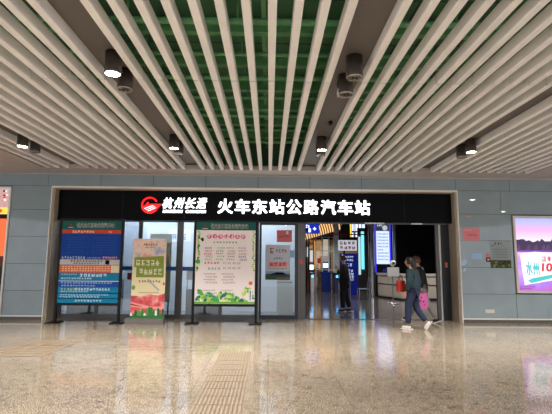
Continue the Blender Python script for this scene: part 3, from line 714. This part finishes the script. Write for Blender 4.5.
tag(mb.build('sticker'), 'tiny torn paper scrap under the torn blue sticker', 'sticker')
mb = MB(); mb.box(5.28, 5.42, yw-.003, yw, 2.77, 2.8, C(190, 150, 120))
tag(mb.build('tape_scrap'), 'small strip of old tape on the grey wall above the pink notice', 'tape')
t = tag(MB().box(5.66, 5.9, D-.012, D, .255, .345, C(212, 206, 196), .003).build('wall_socket'), 'cream socket plate low on the grey wall right of the entrance', 'socket')

# ------------------------------------------------------------------ inside: counter
t = thing('service_counter', (6.6, 18.5, 0), 'long cream panelled service counter with drawers at the right inside', 'counter')
def run(name_pts, t):
    (xa, ya), (xb, yb) = name_pts
    d = Vector((xb-xa, yb-ya, 0)); L = d.length; d.normalize(); n = Vector((-d.y, d.x, 0))
    def bx(mb, s0, s1, q0, q1, z0, z1, m):
        v = []
        for z in (z0, z1):
            for s, q in ((s0, q0), (s1, q0), (s1, q1), (s0, q1)): v.append(Vector((xa, ya, z))+d*s+n*q)
        mb.add(v, [(0,3,2,1),(4,5,6,7),(0,1,5,4),(1,2,6,5),(2,3,7,6),(3,0,4,7)], m)
    mb = MB(); bx(mb, 0, L, 0, .5, 0.06, 1.0, M['counter']); bx(mb, 0, L, .03, .5, 0, .06, M['darkwall']); mb.build('carcass', t)
    mb = MB(); bx(mb, -.03, L+.03, -.05, .55, 1.0, 1.1, M['countertop']); mb.build('worktop', t)
    k = int(L/.85); w = L/k
    for i in range(k):
        for z0, z1 in ((.1, .58), (.64, .94)):
            mb = MB(); bx(mb, i*w+.02, (i+1)*w-.02, -.018, 0, z0, z1, M['counter']); o = mb.build('drawer', t)
    mb = MB(); bx(mb, 0, L, -.022, -.002, .6, .62, M['darkwall']); mb.build('groove', t)
run(((5.02, 20.0), (5.6, 18.3)), t); run(((5.6, 18.3), (11.6, 18.6)), t)
def monitor(x, y, label):
    t = thing('computer_monitor', (x, y, 1.1), label, 'monitor')
    MB().box(x-.1, x+.1, y-.08, y+.08, 1.1, 1.115, M['blackm'], .004).build('base', t)
    MB().box(x-.02, x+.02, y, y+.02, 1.115, 1.25, M['blackm']).build('neck', t)
    s = MB().box(x-.24, x+.24, y-.02, y+.02, 1.2, 1.5, M['blackm'], .006).build('screen', t)
    return t
monitor(5.45, 19.2, 'dark computer monitor on the left end of the counter')
mb = MB(); mb.box(5.24, 5.52, 19.75, 19.95, 1.1, 1.3, M['blueplastic'], .02); tag(mb.build('desk_box'), 'blue box on the counter below the lit screen', 'box')

# kiosk on a pole
kx, ky = 4.74, 16.6
t = thing('terminal_stand', (kx, ky, 0), 'white terminal on a slim pole before the counter', 'kiosk')
mb = MB(); mb.lathe(kx, ky, [(.17, 0), (.17, .03), (.05, .05)], M['steel'])
for a in range(5): mb.lathe(kx+.19*math.cos(a*1.257), ky+.19*math.sin(a*1.257), [(.02, 0), (.035, .02), (.03, .05)], M['white'], 8)
mb.build('base', t)
MB().tube([(kx, ky, .04), (kx, ky, 1.1)], .022, M['steel']).build('pole', t)
MB().box(kx-.2, kx+.25, ky-.03, ky+.03, 1.02, 1.38, M['white'], .01).build('display', t)
mb = MB(); mb.lathe(kx+.02, ky, [(.03, 1.36), (.04, 1.42), (.1, 1.47), (.115, 1.55), (.08, 1.62), (.02, 1.64)], M['white'], 16); mb.build('camera_head', t)
MB().box(kx-.03, kx+.07, ky-.115, ky-.1, 1.5, 1.58, M['framed'], .003).build('lens', t)

# steel column, LED screen, second column
t = tag(MB().lathe(4.82, 20.3, [(.16, 0), (.16, .1), (.145, .12), (.145, 4.19)], M['steel'], 28).build('column'), 'round polished steel column left of the lit screen', 'column')
tag(MB().lathe(5.9, 20.2, [(.1, 0), (.1, 4.19)], M['steel'], 24).build('column'), 'slim steel column right of the lit screen', 'column')
sx0, sx1 = 5.06, 5.68; sy = 20.3
t = thing('led_screen', ((sx0+sx1)/2, sy, 0), 'tall lit bluish-white information screen beside the counter', 'screen')
MB().box(sx0-.06, sx1+.06, sy, sy+.15, 0, 3.6, M['framed'], .01).build('housing', t)
mb = MB(); mb.box(sx0-.06, sx0-.02, sy-.01, sy, 1.1, 3.5, C(60, 50, 255, .9)); mb.box(sx1+.02, sx1+.06, sy-.01, sy, 1.1, 3.5, C(60, 50, 255, .9)); mb.build('light_strip', t)
mb = MB(); y = sy-.004
mb.box(sx0, sx1, y, sy, 1.5, 3.05, C(196, 212, 255, .9)); mb.box(sx0, sx1, y, sy, 3.05, 3.38, C(70, 80, 104, .4))
blob(mb, sx1-.2, 3.2, .13, y, C(170, 176, 184, .8)); glyphs(mb, sx0+.04, sx0+.3, 3.28, 3.36, y, C(200, 206, 220, 1), 3, seed=160); glyphs(mb, sx0+.04, sx0+.34, 3.08, 3.18, y, C(20, 24, 40), 3, seed=161)
for k in range(9): glyphs(mb, sx0+.05, sx1-.05-(.25 if k == 5 else 0), 2.88-.15*k, 2.95-.15*k, y, C(60, 66, 120), 8 if k != 5 else 4, seed=162+k)
mb.build('display', t)

# blue standing poster with a white and red sign above it
x0, x1 = 3.3, 4.15; y0 = 20.2
t = thing('standing_poster', ((x0+x1)/2, y0, 0), 'blue standing poster with white characters inside the hall', 'poster')
MB().box(x0, x1, y0, y0+.03, .05, 1.98, C(20, 40, 160), .004).build('panel', t)
MB().box(x0-.02, x1+.02, y0-.05, y0+.2, 0, .05, M['frame'], .004).build('base', t)
mb = MB(); y = y0-.001; wt = C(214, 226, 250, .5)
glyphs(mb, x0+.15, x1-.2, 1.78, 1.86, y, wt, 5, seed=180); glyphs(mb, x0+.2, x1-.2, 1.62, 1.72, y, wt, 4, seed=181); glyphs(mb, x0+.3, x1-.25, 1.38, 1.52, y, wt, 2, seed=182)
for k in range(3): glyphs(mb, x0+.35+.04*k, x1-.22+.02*k, 1.02-.15*k+.1, 1.15-.15*k+.1, y, wt, 2, seed=183+k)
glyphs(mb, x0+.38, x1-.2, .72, .78, y, wt, 4, seed=187); mb.build('print', t)
t = thing('hanging_sign', (3.73, 20.6, 2.12), 'white sign with two rows of red characters above the blue poster', 'sign')
MB().box(3.3, 4.2, 20.6, 20.64, 2.12, 2.62, C(200, 200, 210, .55), .004).build('panel', t)
mb = MB(); glyphs(mb, 3.36, 4.14, 2.4, 2.56, 20.599, C(180, 20, 40), 4, gap=.25, seed=190); glyphs(mb, 3.36, 4.14, 2.18, 2.34, 20.599, C(180, 20, 40), 4, gap=.25, seed=191); mb.build('print', t)
mb = MB(); 
for x in (3.45, 4.05): mb.box(x-.01, x+.01, 20.61, 20.63, 2.62, 4.2, M['frame'])
mb.build('hanger', t)

# chair and table by the poster
def chair(x, y, label):
    t = thing('waiting_chair', (x, y, 0), label, 'chair')
    MB().box(x-.22, x+.22, y-.22, y+.22, .43, .46, M['steel'], .01).build('seat', t)
    mb = MB()
    for k in range(4): mb.box(x+.2+.015*k, x+.215+.015*k, y-.2, y+.2, .55+.09*k, .6+.09*k, M['steel'], .004)
    for s in (-.2, .2): mb.tube([(x+.2, y+s, .44), (x+.27, y+s, .93)], .02, M['steel'])
    mb.build('backrest', t)
    for sx in (-.2, .2):
        for s in (-.2, .2): MB().tube([(x+sx, y+s, .44), (x+sx*1.2, y+s*1.05, 0)], .02, M['steel']).build('leg', t)
chair(4.02, 18.5, 'silver metal chair inside, beside the steel column')
t = thing('side_table', (3.35, 19.2, 0), 'small dark table inside, left of the silver chair', 'table')
MB().box(3.1, 3.6, 18.95, 19.45, .7, .73, M['framed'], .006).build('table_top', t)
for sx in (-.2, .2):
    for s in (-.2, .2): MB().tube([(3.35+sx, 19.2+s, .7), (3.35+sx, 19.2+s, 0)], .016, M['steel']).build('leg', t)

# ticket gates and blue bin
def gate(x, label):
    t = thing('ticket_gate', (x, 22.6, 0), label, 'ticket gate')
    MB().box(x-.09, x+.09, 22.3, 23.5, 0, .95, M['steel'], .03).build('pedestal', t)
    MB().box(x-.1, x+.1, 22.25, 23.55, .95, 1.02, M['framed'], .01).build('top_cover', t)
    MB().box(x-.05, x+.05, 22.29, 22.3, .78, .9, C(60, 170, 255, 2.5)).build('indicator', t)
gate(2.24, 'steel ticket gate pedestal left of the blue bin'); gate(3.5, 'steel ticket gate pedestal hidden partly by the man in black'); gate(1.72, 'steel ticket gate pedestal at the left edge of the opening')
t = thing('blue_bin', (3.06, 23.4, 0), 'blue rectangular bin between the ticket gates', 'bin')
mb = MB(); a, b = .21, .25
mb.ring([[(3.06-s, 23.4-s, z), (3.06+s, 23.4-s, z), (3.06+s, 23.4+s, z), (3.06-s, 23.4+s, z)] for s, z in ((a, 0), (b, .98))], M['blueplastic'], False).build('body', t)
MB().box(2.79, 3.33, 23.13, 23.67, .98, 1.05, C(30, 70, 180), .01).build('lid', t)

# back of the hall: blue direction sign, arched slatted canopy, lit shopfronts
t = thing('direction_sign', (2.35, 23.6, 3.1), 'blue hanging direction sign with white symbols at the top left of the opening', 'sign')
MB().box(1.94, 2.74, 23.6, 23.68, 3.12, 3.7, C(16, 44, 168, .7), .004).build('panel', t)
mb = MB(); wt = C(235, 240, 255, 1.5); mb.box(2.4, 2.58, 23.59, 23.6, 3.37, 3.41, wt); mb.box(2.47, 2.51, 23.59, 23.6, 3.3, 3.48, wt)
glyphs(mb, 2.0, 2.22, 3.44, 3.62, 23.6, wt, 2, seed=200); blob(mb, 2.06, 3.33, .08, 23.6, C(10, 12, 20)); mb.box(2.16, 2.28, 23.59, 23.6, 3.2, 3.4, wt); mb.build('pictogram', t)
mb = MB(); 
for x in (2.1, 2.6): mb.box(x-.01, x+.01, 23.62, 23.64, 3.7, 4.2, M['frame'])
mb.build('hanger', t)
t = thing('slatted_canopy', (3.2, 25.5, 3.0), 'arched slatted canopy glowing warm orange at the back of the hall', 'canopy')
def arc_pt(f, r=1.0): # rises from lower left to upper right
    return (1.3+3.1*f, 2.55+.95*f)
mb = MB()
for k in range(12):
    (xa, za), (xb, zb) = arc_pt(k/12), arc_pt((k+1)/12)
    mb.add([(xa, 26.6, za+.1), (xb, 26.6, zb+.1), (xb, 25.2, zb+.8), (xa, 25.2, za+.8)], [(0, 1, 2, 3)], C(255, 196, 130, .75)); mb.add([(xa, 26.6, za+.14), (xb, 26.6, zb+.14), (xb, 25.2, zb+.84), (xa, 25.2, za+.84)], [(3, 2, 1, 0)], M['wood'])
mb.build('glow_panel', t)
for k in range(22):
    (xa, za) = arc_pt((k+.5)/22)
    mb = MB(); mb.tube([(xa+.1, 26.6, za+.02), (xa+.02, 26.1, za+.24), (xa-.12, 25.6, za+.5), (xa-.3, 25.1, za+.74)], .034, M['blackm'], 6); mb.build('slat', t)
mb = MB(); mb.box(.96, 6, 27.3, 27.4, 0, 3.0, sm('warm_wall', (206, 170, 120), rough=.6)); struct(mb.build('wall_hall_inner'))
mb = MB()
for x0, x1, z0, z1, c in ((2.02, 2.3, .9, 2.9, C(60, 56, 60)), (2.42, 2.52, .9, 2.9, M['framed']), (2.8, 3.3, 1.2, 2.9, C(240, 180, 110, .4)), (3.36, 3.75, 1.0, 3.0, C(240, 220, 190, .5)), (2.3, 2.42, 1.9, 2.5, C(225, 230, 240, .6)), (2.55, 2.75, 1.6, 2.3, C(225, 232, 240, .5))):
    mb.box(x0, x1, 26.9, 26.98, z0, z1, c)
for x in (2.34, 2.76, 3.33, 3.8, 4.3, 4.7): mb.box(x-.03, x+.03, 26.85, 26.95, 0, 3.1, M['blackm'])
mb.box(1.0, 5.6, 26.85, 26.95, 3.0, 3.08, M['blackm'])
tag(mb.build('shopfront'), 'warm lit glazed shopfront with dark posts at the back of the hall', 'shopfront')
t = tag(MB().box(3.72, 3.98, 24.6, 24.86, 0, 4.19, C(196, 220, 216), .02).build('column'), 'square pale greenish column behind the white and red sign', 'column')
mb = MB(); mb.box(4.98, 5.1, 24.0, 24.05, .9, 3.0, C(190, 230, 240, .6), .005); mb.box(5.14, 5.3, 24.0, 24.05, 1.2, 3.3, C(110, 225, 255, .9), .005); mb.box(4.94, 5.5, 24.05, 24.12, 0, 3.5, M['frame'])
tag(mb.build('lightbox'), 'cyan-white upright lightbox between the blue poster and the steel column', 'lightbox')
mb = MB(); mb.box(3.4, 5.6, 23.7, 23.8, 3.08, 3.14, C(170, 40, 50)); mb.box(5.5, 5.6, 23.7, 23.8, 0, 3.08, C(170, 40, 50)); tag(mb.build('red_beam'), 'thin dark red beam high at the back of the hall', 'beam')
mb = MB()
mb.box(4.7, 5.9, 25.0, 25.06, 3.0, 4.2, M['frame'])
for k in range(4): mb.box(4.83+.2*k, 4.97+.2*k, 24.97, 25.0, 3.4, 3.95, C(210, 220, 255, 1.1)); mb.box(4.83+.2*k, 4.93+.2*k, 24.97, 25.0, 3.05, 3.3, C(230, 235, 255, 1.1))
mb.box(4.72, 4.79, 24.97, 25.0, 3.05, 4.0, C(255, 220, 60, .9))
tag(mb.build('lit_panel'), 'bright white barred light panel with a yellow strip near the hall ceiling', 'light panel')
t = thing('glass_partition', (3.1, 24.2, 0), 'pale framed glass partition in front of the warm shopfront', 'partition')
for x in (2.62, 2.98, 3.34, 3.62): MB().box(x-.025, x+.025, 24.18, 24.24, 0, 3.0, M['white'], .004).build('post', t)
for z in (1.15, 2.2, 2.97): MB().box(2.6, 3.64, 24.19, 24.23, z-.02, z+.02, M['white'], .004).build('rail', t)
MB().box(2.62, 3.62, 24.2, 24.21, .05, 2.97, M['glass']).build('pane', t)
MB().box(2.7, 2.9, 24.17, 24.18, 1.5, 1.8, C(220, 70, 60)).build('notice', t); MB().box(3.05, 3.28, 24.17, 24.18, 1.6, 1.9, M['paper']).build('notice', t)
def kiosk(x0, x1, y, h, label):
    t = thing('service_kiosk', ((x0+x1)/2, y, 0), label, 'kiosk')
    MB().box(x0, x1, y, y+.4, 0, h, M['int_dark'], .01).build('body', t)
    MB().box(x0+.05, x1-.05, y-.01, y, h-.35, h-.08, C(190, 220, 255, 2)).build('screen', t)
kiosk(2.25, 2.55, 24.4, 1.5, 'dark self-service kiosk with a bright screen, left in the hall'); kiosk(3.1, 3.5, 25.2, 1.6, 'self-service kiosk with a bright screen at the back of the hall')
mb = MB(); mb.box(1.7, 2.1, 24.5, 24.9, 0, 1.25, C(120, 26, 24), .02); tag(mb.build('red_cabinet'), 'dark red cabinet by the left edge of the opening', 'cabinet')

# ------------------------------------------------------------------ people
def skin_obj(name, chains, mats, parent, sub=2, extra=None):
    """chains: list of (verts [(f,s,z,r)...], edges); grown with the Skin modifier then frozen"""
    vs, es, rs, roots = [], [], [], []
    for V, E in chains:
        o = len(vs); roots.append(o)
        for p in V: vs.append(p[:3]); rs.append(p[3])
        es += [(a+o, b+o) for a, b in E]
    me = bpy.data.meshes.new(name); me.from_pydata(vs, es, [])
    ob = bpy.data.objects.new(name, me); COL.objects.link(ob)
    mod = ob.modifiers.new('s', 'SKIN'); mod.use_smooth_shade = True
    sv = me.skin_vertices[0].data if len(me.skin_vertices) else None
    if sv is None:
        raise RuntimeError('no skin layer')
    for i, r in enumerate(rs):
        sv[i].radius = r if isinstance(r, tuple) else (r, r); sv[i].use_root = i in roots
    m2 = ob.modifiers.new('u', 'SUBSURF'); m2.levels = sub; m2.render_levels = sub
    dg = bpy.context.evaluated_depsgraph_get()
    ne = bpy.data.meshes.new_from_object(ob.evaluated_get(dg))
    bpy.data.objects.remove(ob)
    if extra:
        b = bmesh.new(); b.from_mesh(ne)
        for fn in extra: fn(b)
        b.to_mesh(ne); b.free()
    for p in ne.polygons: p.use_smooth = True
    ne.materials.clear()
    for m in (mats if isinstance(mats, list) else [mats]): ne.materials.append(m)
    o = bpy.data.objects.new(name, ne); COL.objects.link(o); o.parent = parent; ORG[o.name] = Vector((0, 0, 0))
    return o
def chain(*pts): return (list(pts), [(i, i+1) for i in range(len(pts)-1)])
def head_fn(cx, cz, R=.095, cs=0.):
    def fn(b):
        mtx = Matrix.Translation((cx, cs, cz))
        r = bmesh.ops.create_uvsphere(b, u_segments=20, v_segments=14, radius=1, matrix=Matrix.Identity(4))
        for v in r['verts']:
            x, yv, z = v.co
            k = 1-.28*max(0, -z)**1.2
            sx, sy, sz = .098*k, .078*k, .122
            nx = 0
            if x > .75 and -.3 < z < .15 and abs(yv) < .35: nx = .022*(1-abs(yv)*2)
            if x > .6 and .15 < z < .3: nx = -.006
            v.co = Vector((cx+x*sx+nx+(.01 if z < -.6 else 0), cs+yv*sy, cz+z*sz))
        for s in (-1, 1):
            r = bmesh.ops.create_uvsphere(b, u_segments=8, v_segments=6, radius=1, matrix=Matrix.Identity(4))
            for v in r['verts']: v.co = Vector((cx-.005+v.co.x*.016, cs+s*.078+v.co.y*.008, cz-.005+v.co.z*.03))
    return fn
def hand(wr, dirv, side, palm=(0, 0, -1), bend=.5):
    """chains for palm-rooted fingers; wr wrist point, dirv hand direction"""
    d = Vector(dirv).normalized(); n = Vector(palm).normalized(); s = d.cross(n).normalized()
    w = Vector(wr); out = []
    for k, (off, ln) in enumerate(((-.03, .075), (-.01, .085), (.01, .08), (.028, .062))):
        p0 = w+d*.06+s*off; p1 = w+d*.1+s*off*1.1; p2 = p1+(d*(1-bend*.4)+n*bend*.5).normalized()*ln*.5; p3 = p2+(d*(1-bend)+n*bend).normalized()*ln*.5
        out.append(chain(*[(*p, r) for p, r in ((p0, .01), (p1, .0095), (p2, .0085), (p3, .007))]))
    a = w+d*.03-s*.025*side; b_ = a+(d*.6-s*.7*side).normalized()*.035; c = b_+(d*.9-s*.2*side).normalized()*.035
    out.append(chain((*a, .012), (*b_, .011), (*c, .009)))
    return out
def face_objs(parent, cx, cz, eyes=True):
    for s in (-1, 1):
        mb = MB(); n = 8
        mb.ring([[(cx+.083+.004*(1-abs(t)), s*.03+.011*math.cos(2*PI*j/n)*(1-abs(t)*.4), cz+.005+.006*math.sin(2*PI*j/n)*(1-abs(t)*.4)) for j in range(n)] for t in (-1, 0, 1)], M['hair'])
        o = mb.build('eye', parent)
    mb = MB(); mb.box(cx+.082, cx+.092, -.022, .022, cz-.062, cz-.054, sm('lips', (160, 84, 76)) if 'lips' not in bpy.data.materials else bpy.data.materials['lips'], .003); mb.build('mouth', parent)
def person(loc, rz, label, J, top, trousers, shoe, hairm, hair, coat_len=0., scale=1., bulk=1.):
    def fat(V): return [(*v[:3], (v[3][0]*bulk, v[3][1]*bulk) if isinstance(v[3], tuple) else v[3]*bulk) for v in V]
    t = thing('person', loc, label, 'person'); ORG[t.name] = Vector((0, 0, 0)); t.rotation_euler = (0, 0, rz); t.scale = (scale,)*3
    hx, hz = J['head']; px = J['pelvis']; cx, cz = J['chest']; nx, nz = J['neck']
    legs = []
    body_v = [(px[0], 0, px[1], (.1, .13)), ((px[0]+cx)/2, 0, (px[1]+cz)/2, (.09, .12)), (cx, 0, cz, (.1, .14)), (nx, 0, nz, .05), (hx-.01, 0, hz-.06, .055)]
    E = [(0, 1), (1, 2), (2, 3), (3, 4)]
    hands = []
    for sd in ('L', 'R'):
        s = 1 if sd == 'L' else -1
        sh, el, wr = J['arm'+sd]; o = len(body_v)
        body_v += [(*sh, .05), (*el, .038), (*wr, .027), (*(Vector(wr)+(Vector(wr)-Vector(el)).normalized()*.055), (.035, .02))]
        E += [(2, o), (o, o+1), (o+1, o+2), (o+2, o+3)]
        hands += hand(wr, Vector(wr)-Vector(el), s, J.get('palm'+sd, (0, -s, 0)))
        hp, kn, an = J['leg'+sd]; o = len(body_v)
        body_v += [(*hp, .08), (*kn, .055), (*an, .036)]
        E += [(0, o), (o, o+1), (o+1, o+2)]
    skin_obj('body', [(body_v, E)]+hands, M['skin'], t, 1, [head_fn(hx, hz)])
    face_objs(t, hx, hz)
    # top: torso and sleeves
    jv = [(px[0], 0, px[1]-coat_len, (.125, .17)), (px[0], 0, px[1]+.06, (.14, .18)), ((px[0]+cx)/2, 0, (px[1]+cz)/2, (.14, .18)), (cx, 0, cz, (.14, .185)), (nx-.005, 0, nz-.03, .075)]
    JE = [(1, 0), (1, 2), (2, 3), (3, 4)]
    for sd in ('L', 'R'):
        sh, el, wr = J['arm'+sd]; o = len(jv)
        w2 = Vector(el).lerp(Vector(wr), .93)
        jv += [(*sh, .085), (*el, .07), (*w2, .052)]; JE += [(3, o), (o, o+1), (o+1, o+2)]
    skin_obj('jacket', [(fat(jv), JE)], top, t, 2)
    tv = [(px[0], 0, px[1]+.03, (.115, .155))]; TE = []
    for sd in ('L', 'R'):
        hp, kn, an = J['leg'+sd]; o = len(tv); a2 = Vector(kn).lerp(Vector(an), .95)
        tv += [(*hp, .098), (*kn, .076), (*a2, .062)]; TE += [(0, o), (o, o+1), (o+1, o+2)]
    skin_obj('trousers', [(fat(tv), TE)], trousers, t, 2)
    for sd in ('L', 'R'):
        an = Vector(J['leg'+sd][2]); fd = Vector(J.get('foot'+sd, (1, 0, -.2))).normalized(); up = Vector((0, 0, 1)); upx = (up-fd*up.dot(fd)).normalized()
        hl = an-fd*.05-upx*.045
        sh_ = skin_obj('shoe', [chain((*(an-upx*.02), .045), (*hl, .042), (*(hl+fd*.12), .042), (*(hl+fd*.21), .034))], shoe, t, 1)
        sole = MB(); lat = fd.cross(upx); P_ = []
        for q, w_ in ((-.045, .032), (.08, .045), (.18, .045), (.245, .025)):
            for lz in (-.012, .008):
                P_.append((hl+fd*q-upx*.04+upx*lz, w_))
        rings = []
        for i in range(4):
            (p0, w_), (p1, _) = P_[2*i], P_[2*i+1]; rings.append([p0-lat*w_, p0+lat*w_, p1+lat*w_, p1-lat*w_])
        sole.ring(rings, M['shoe_white'], False).build('sole', sh_)
    hair(t, hx, hz, hairm)
    return t
def hair_short(t, hx, hz, m):
    def fn(b):
        r = bmesh.ops.create_uvsphere(b, u_segments=18, v_segments=12, radius=1, matrix=Matrix.Identity(4)); kill = []
        for v in r['verts']:
            x, yv, z = v.co
            if z < .05 and x > .5 or (x > .78 and z < .4) or z < -.55: kill.append(v)
            v.co = Vector((hx-.008+x*.107, yv*.088, hz+.012+z*.125))
        bmesh.ops.delete(b, geom=kill, context='VERTS')
        bmesh.ops.solidify(b, geom=b.faces[:], thickness=.012)
    me = bpy.data.meshes.new('hair'); b = bmesh.new(); fn(b); b.to_mesh(me); b.free(); me.materials.append(m)
    for p in me.polygons: p.use_smooth = True
    o = bpy.data.objects.new('hair', me); COL.objects.link(o); o.parent = t; return o
def hair_long(t, hx, hz, m):
    hair_short(t, hx, hz, m)
    skin_obj('long_hair', [chain((hx-.05, 0, hz+.06, (.06, .075)), (hx-.08, 0, hz-.03, (.055, .085)), (hx-.1, 0, hz-.14, (.045, .08)), (hx-.12, 0, hz-.25, (.03, .06)))], m, t, 2)

# man in black looking at his phone
J = dict(head=(.06, 1.66), neck=(.02, 1.5), chest=(-.01, 1.32), pelvis=(0, .96),
         armL=((.0, .19, 1.42), (.04, .25, 1.15), (.2, .16, 1.3)), armR=((.0, -.19, 1.42), (.05, -.25, 1.15), (.22, -.12, 1.32)),
         legL=((.0, .1, .9), (.05, .12, .5), (.03, .14, .09)), legR=((0, -.1, .9), (-.02, -.12, .5), (-.14, -.13, .09)), footL=(1, .1, -.05), footR=(1, -.1, -.05))
pm1 = person((2.42, 13.9, .0), math.radians(160), 'person in black jacket and trousers standing inside the entrance holding a phone', J, M['cloth_black'], M['cloth_black'], M['shoe_black'], M['hair'], hair_short, .04, 1., 1.22)
ph = MB().box(-.005, .005, -.037, .037, -.075, .075, M['blackm'], .003).build('phone', origin=(0, 0, 0))
# woman in teal jacket walking left
J = dict(head=(.07, 1.55), neck=(.02, 1.4), chest=(0, 1.23), pelvis=(0, .9),
         armL=((0, .17, 1.33), (.0, .23, 1.07), (.1, .21, .85)), armR=((0, -.17, 1.33), (-.06, -.22, 1.07), (.0, -.2, .84)),
         legL=((0, .09, .85), (.1, .1, .48), (.1, .1, .09)), legR=((0, -.09, .85), (-.03, -.1, .47), (-.26, -.1, .17)), footL=(1, 0, -.03), footR=(.55, 0, -.85))
person((3.4, 10.25, .0), math.radians(142), 'person in teal jacket and blue jeans with an orange-red bag, walking left past the entrance', J, M['cloth_teal'], M['jeans'], M['shoe_white'], M['hair'], hair_long, .04, 1., 1.12)
# person behind in black coat with pink bag
J = dict(head=(.12, 1.54), neck=(.07, 1.4), chest=(.03, 1.22), pelvis=(0, .88),
         armL=((.03, .18, 1.32), (-.02, .24, 1.06), (-.03, .22, .84)), armR=((.03, -.18, 1.32), (.1, -.22, 1.07), (.2, -.2, .87)),
         legL=((0, .09, .84), (-.14, .1, .48), (-.36, .1, .13)), legR=((0, -.09, .84), (.22, -.1, .5), (.36, -.1, .09)), footL=(1, 0, -.35), footR=(1, 0, .1))
t3 = person((4.05, 11.5, .0), math.radians(150), 'person in long black coat and grey trousers, walking behind the one in teal', J, M['cloth_black'], M['pants_grey'], M['shoe_black'], M['hairb'], hair_short, .3, 1.03, 1.18)
skin_obj('hood', [chain((-.02, .06, 1.38, (.06, .09)), (-.03, .16, 1.22, (.05, .05)), (-.0, .19, 1.02, (.04, .04)))], M['cloth_grey'], t3, 2)

# bags (held things stay top-level)
def bag(name, x, y, z0, w, h, d, m, handle, label, lz=.2):
    t = thing(name, (x, y, z0), label, 'bag')
    mb = MB(); sec = lambda k, z: [(x-w/2*k, y-d/2*k, z), (x+w/2*k, y-d/2, z), (x+w/2*k, y+d/2, z), (x-w/2*k, y+d/2*k, z)]
    rings = [sec(.86, z0), sec(1, z0+h*.12), sec(1.02, z0+h*.5), sec(.9, z0+h*.9), sec(.8, z0+h)]
    mb.ring(rings, m, True).build('bag_body', t)
    mb = MB()
    mb.tube([(x-w*.25, y, z0+h*.98), (x-w*.18, y, z0+h+lz*.8), (x, y, z0+h+lz), (x+w*.18, y, z0+h+lz*.8), (x+w*.25, y, z0+h*.98)], .01, handle, 6); mb.build('handle', t)
    return t
b = bag('shopping_bag', 3.91, 11.15, .38, .3, .38, .1, M['pink'], M['pink'], 'pink patterned shopping bag held by the person in the black coat', .1)
mb = MB()
for a, c, r in ((-.06, .62, .035), (.03, .6, .03), (-.02, .7, .025), (.05, .52, .02)): blob(mb, 3.91+a, c-.04, r, 11.1-.002, M['pinkd'])
mb.build('print', b)
bag('shoulder_bag', 3.19, 10.5, .84, .18, .27, .14, M['redbag'], M['blackm'], 'orange-red bag carried in front of the person in teal', .12)
# phone in the man's hands
tag(ph, 'dark mobile phone held up by the person in black', 'phone'); ph.location = (2.17, 13.96, 1.42); ph.rotation_euler = (0, math.radians(-25), math.radians(-12))

# ------------------------------------------------------------------ world, exposure
w = bpy.data.worlds.new('world'); sc.world = w; w.use_nodes = True
bg = w.node_tree.nodes['Background']; bg.inputs[0].default_value = (*lin(222, 228, 236), 1); bg.inputs[1].default_value = 1.15
sc.cycles.sample_clamp_indirect = 40
sc.view_settings.view_transform = 'Standard'; sc.view_settings.look = 'None'; sc.view_settings.gamma = 1; sc.view_settings.use_curve_mapping = False
sc.view_settings.exposure = .68
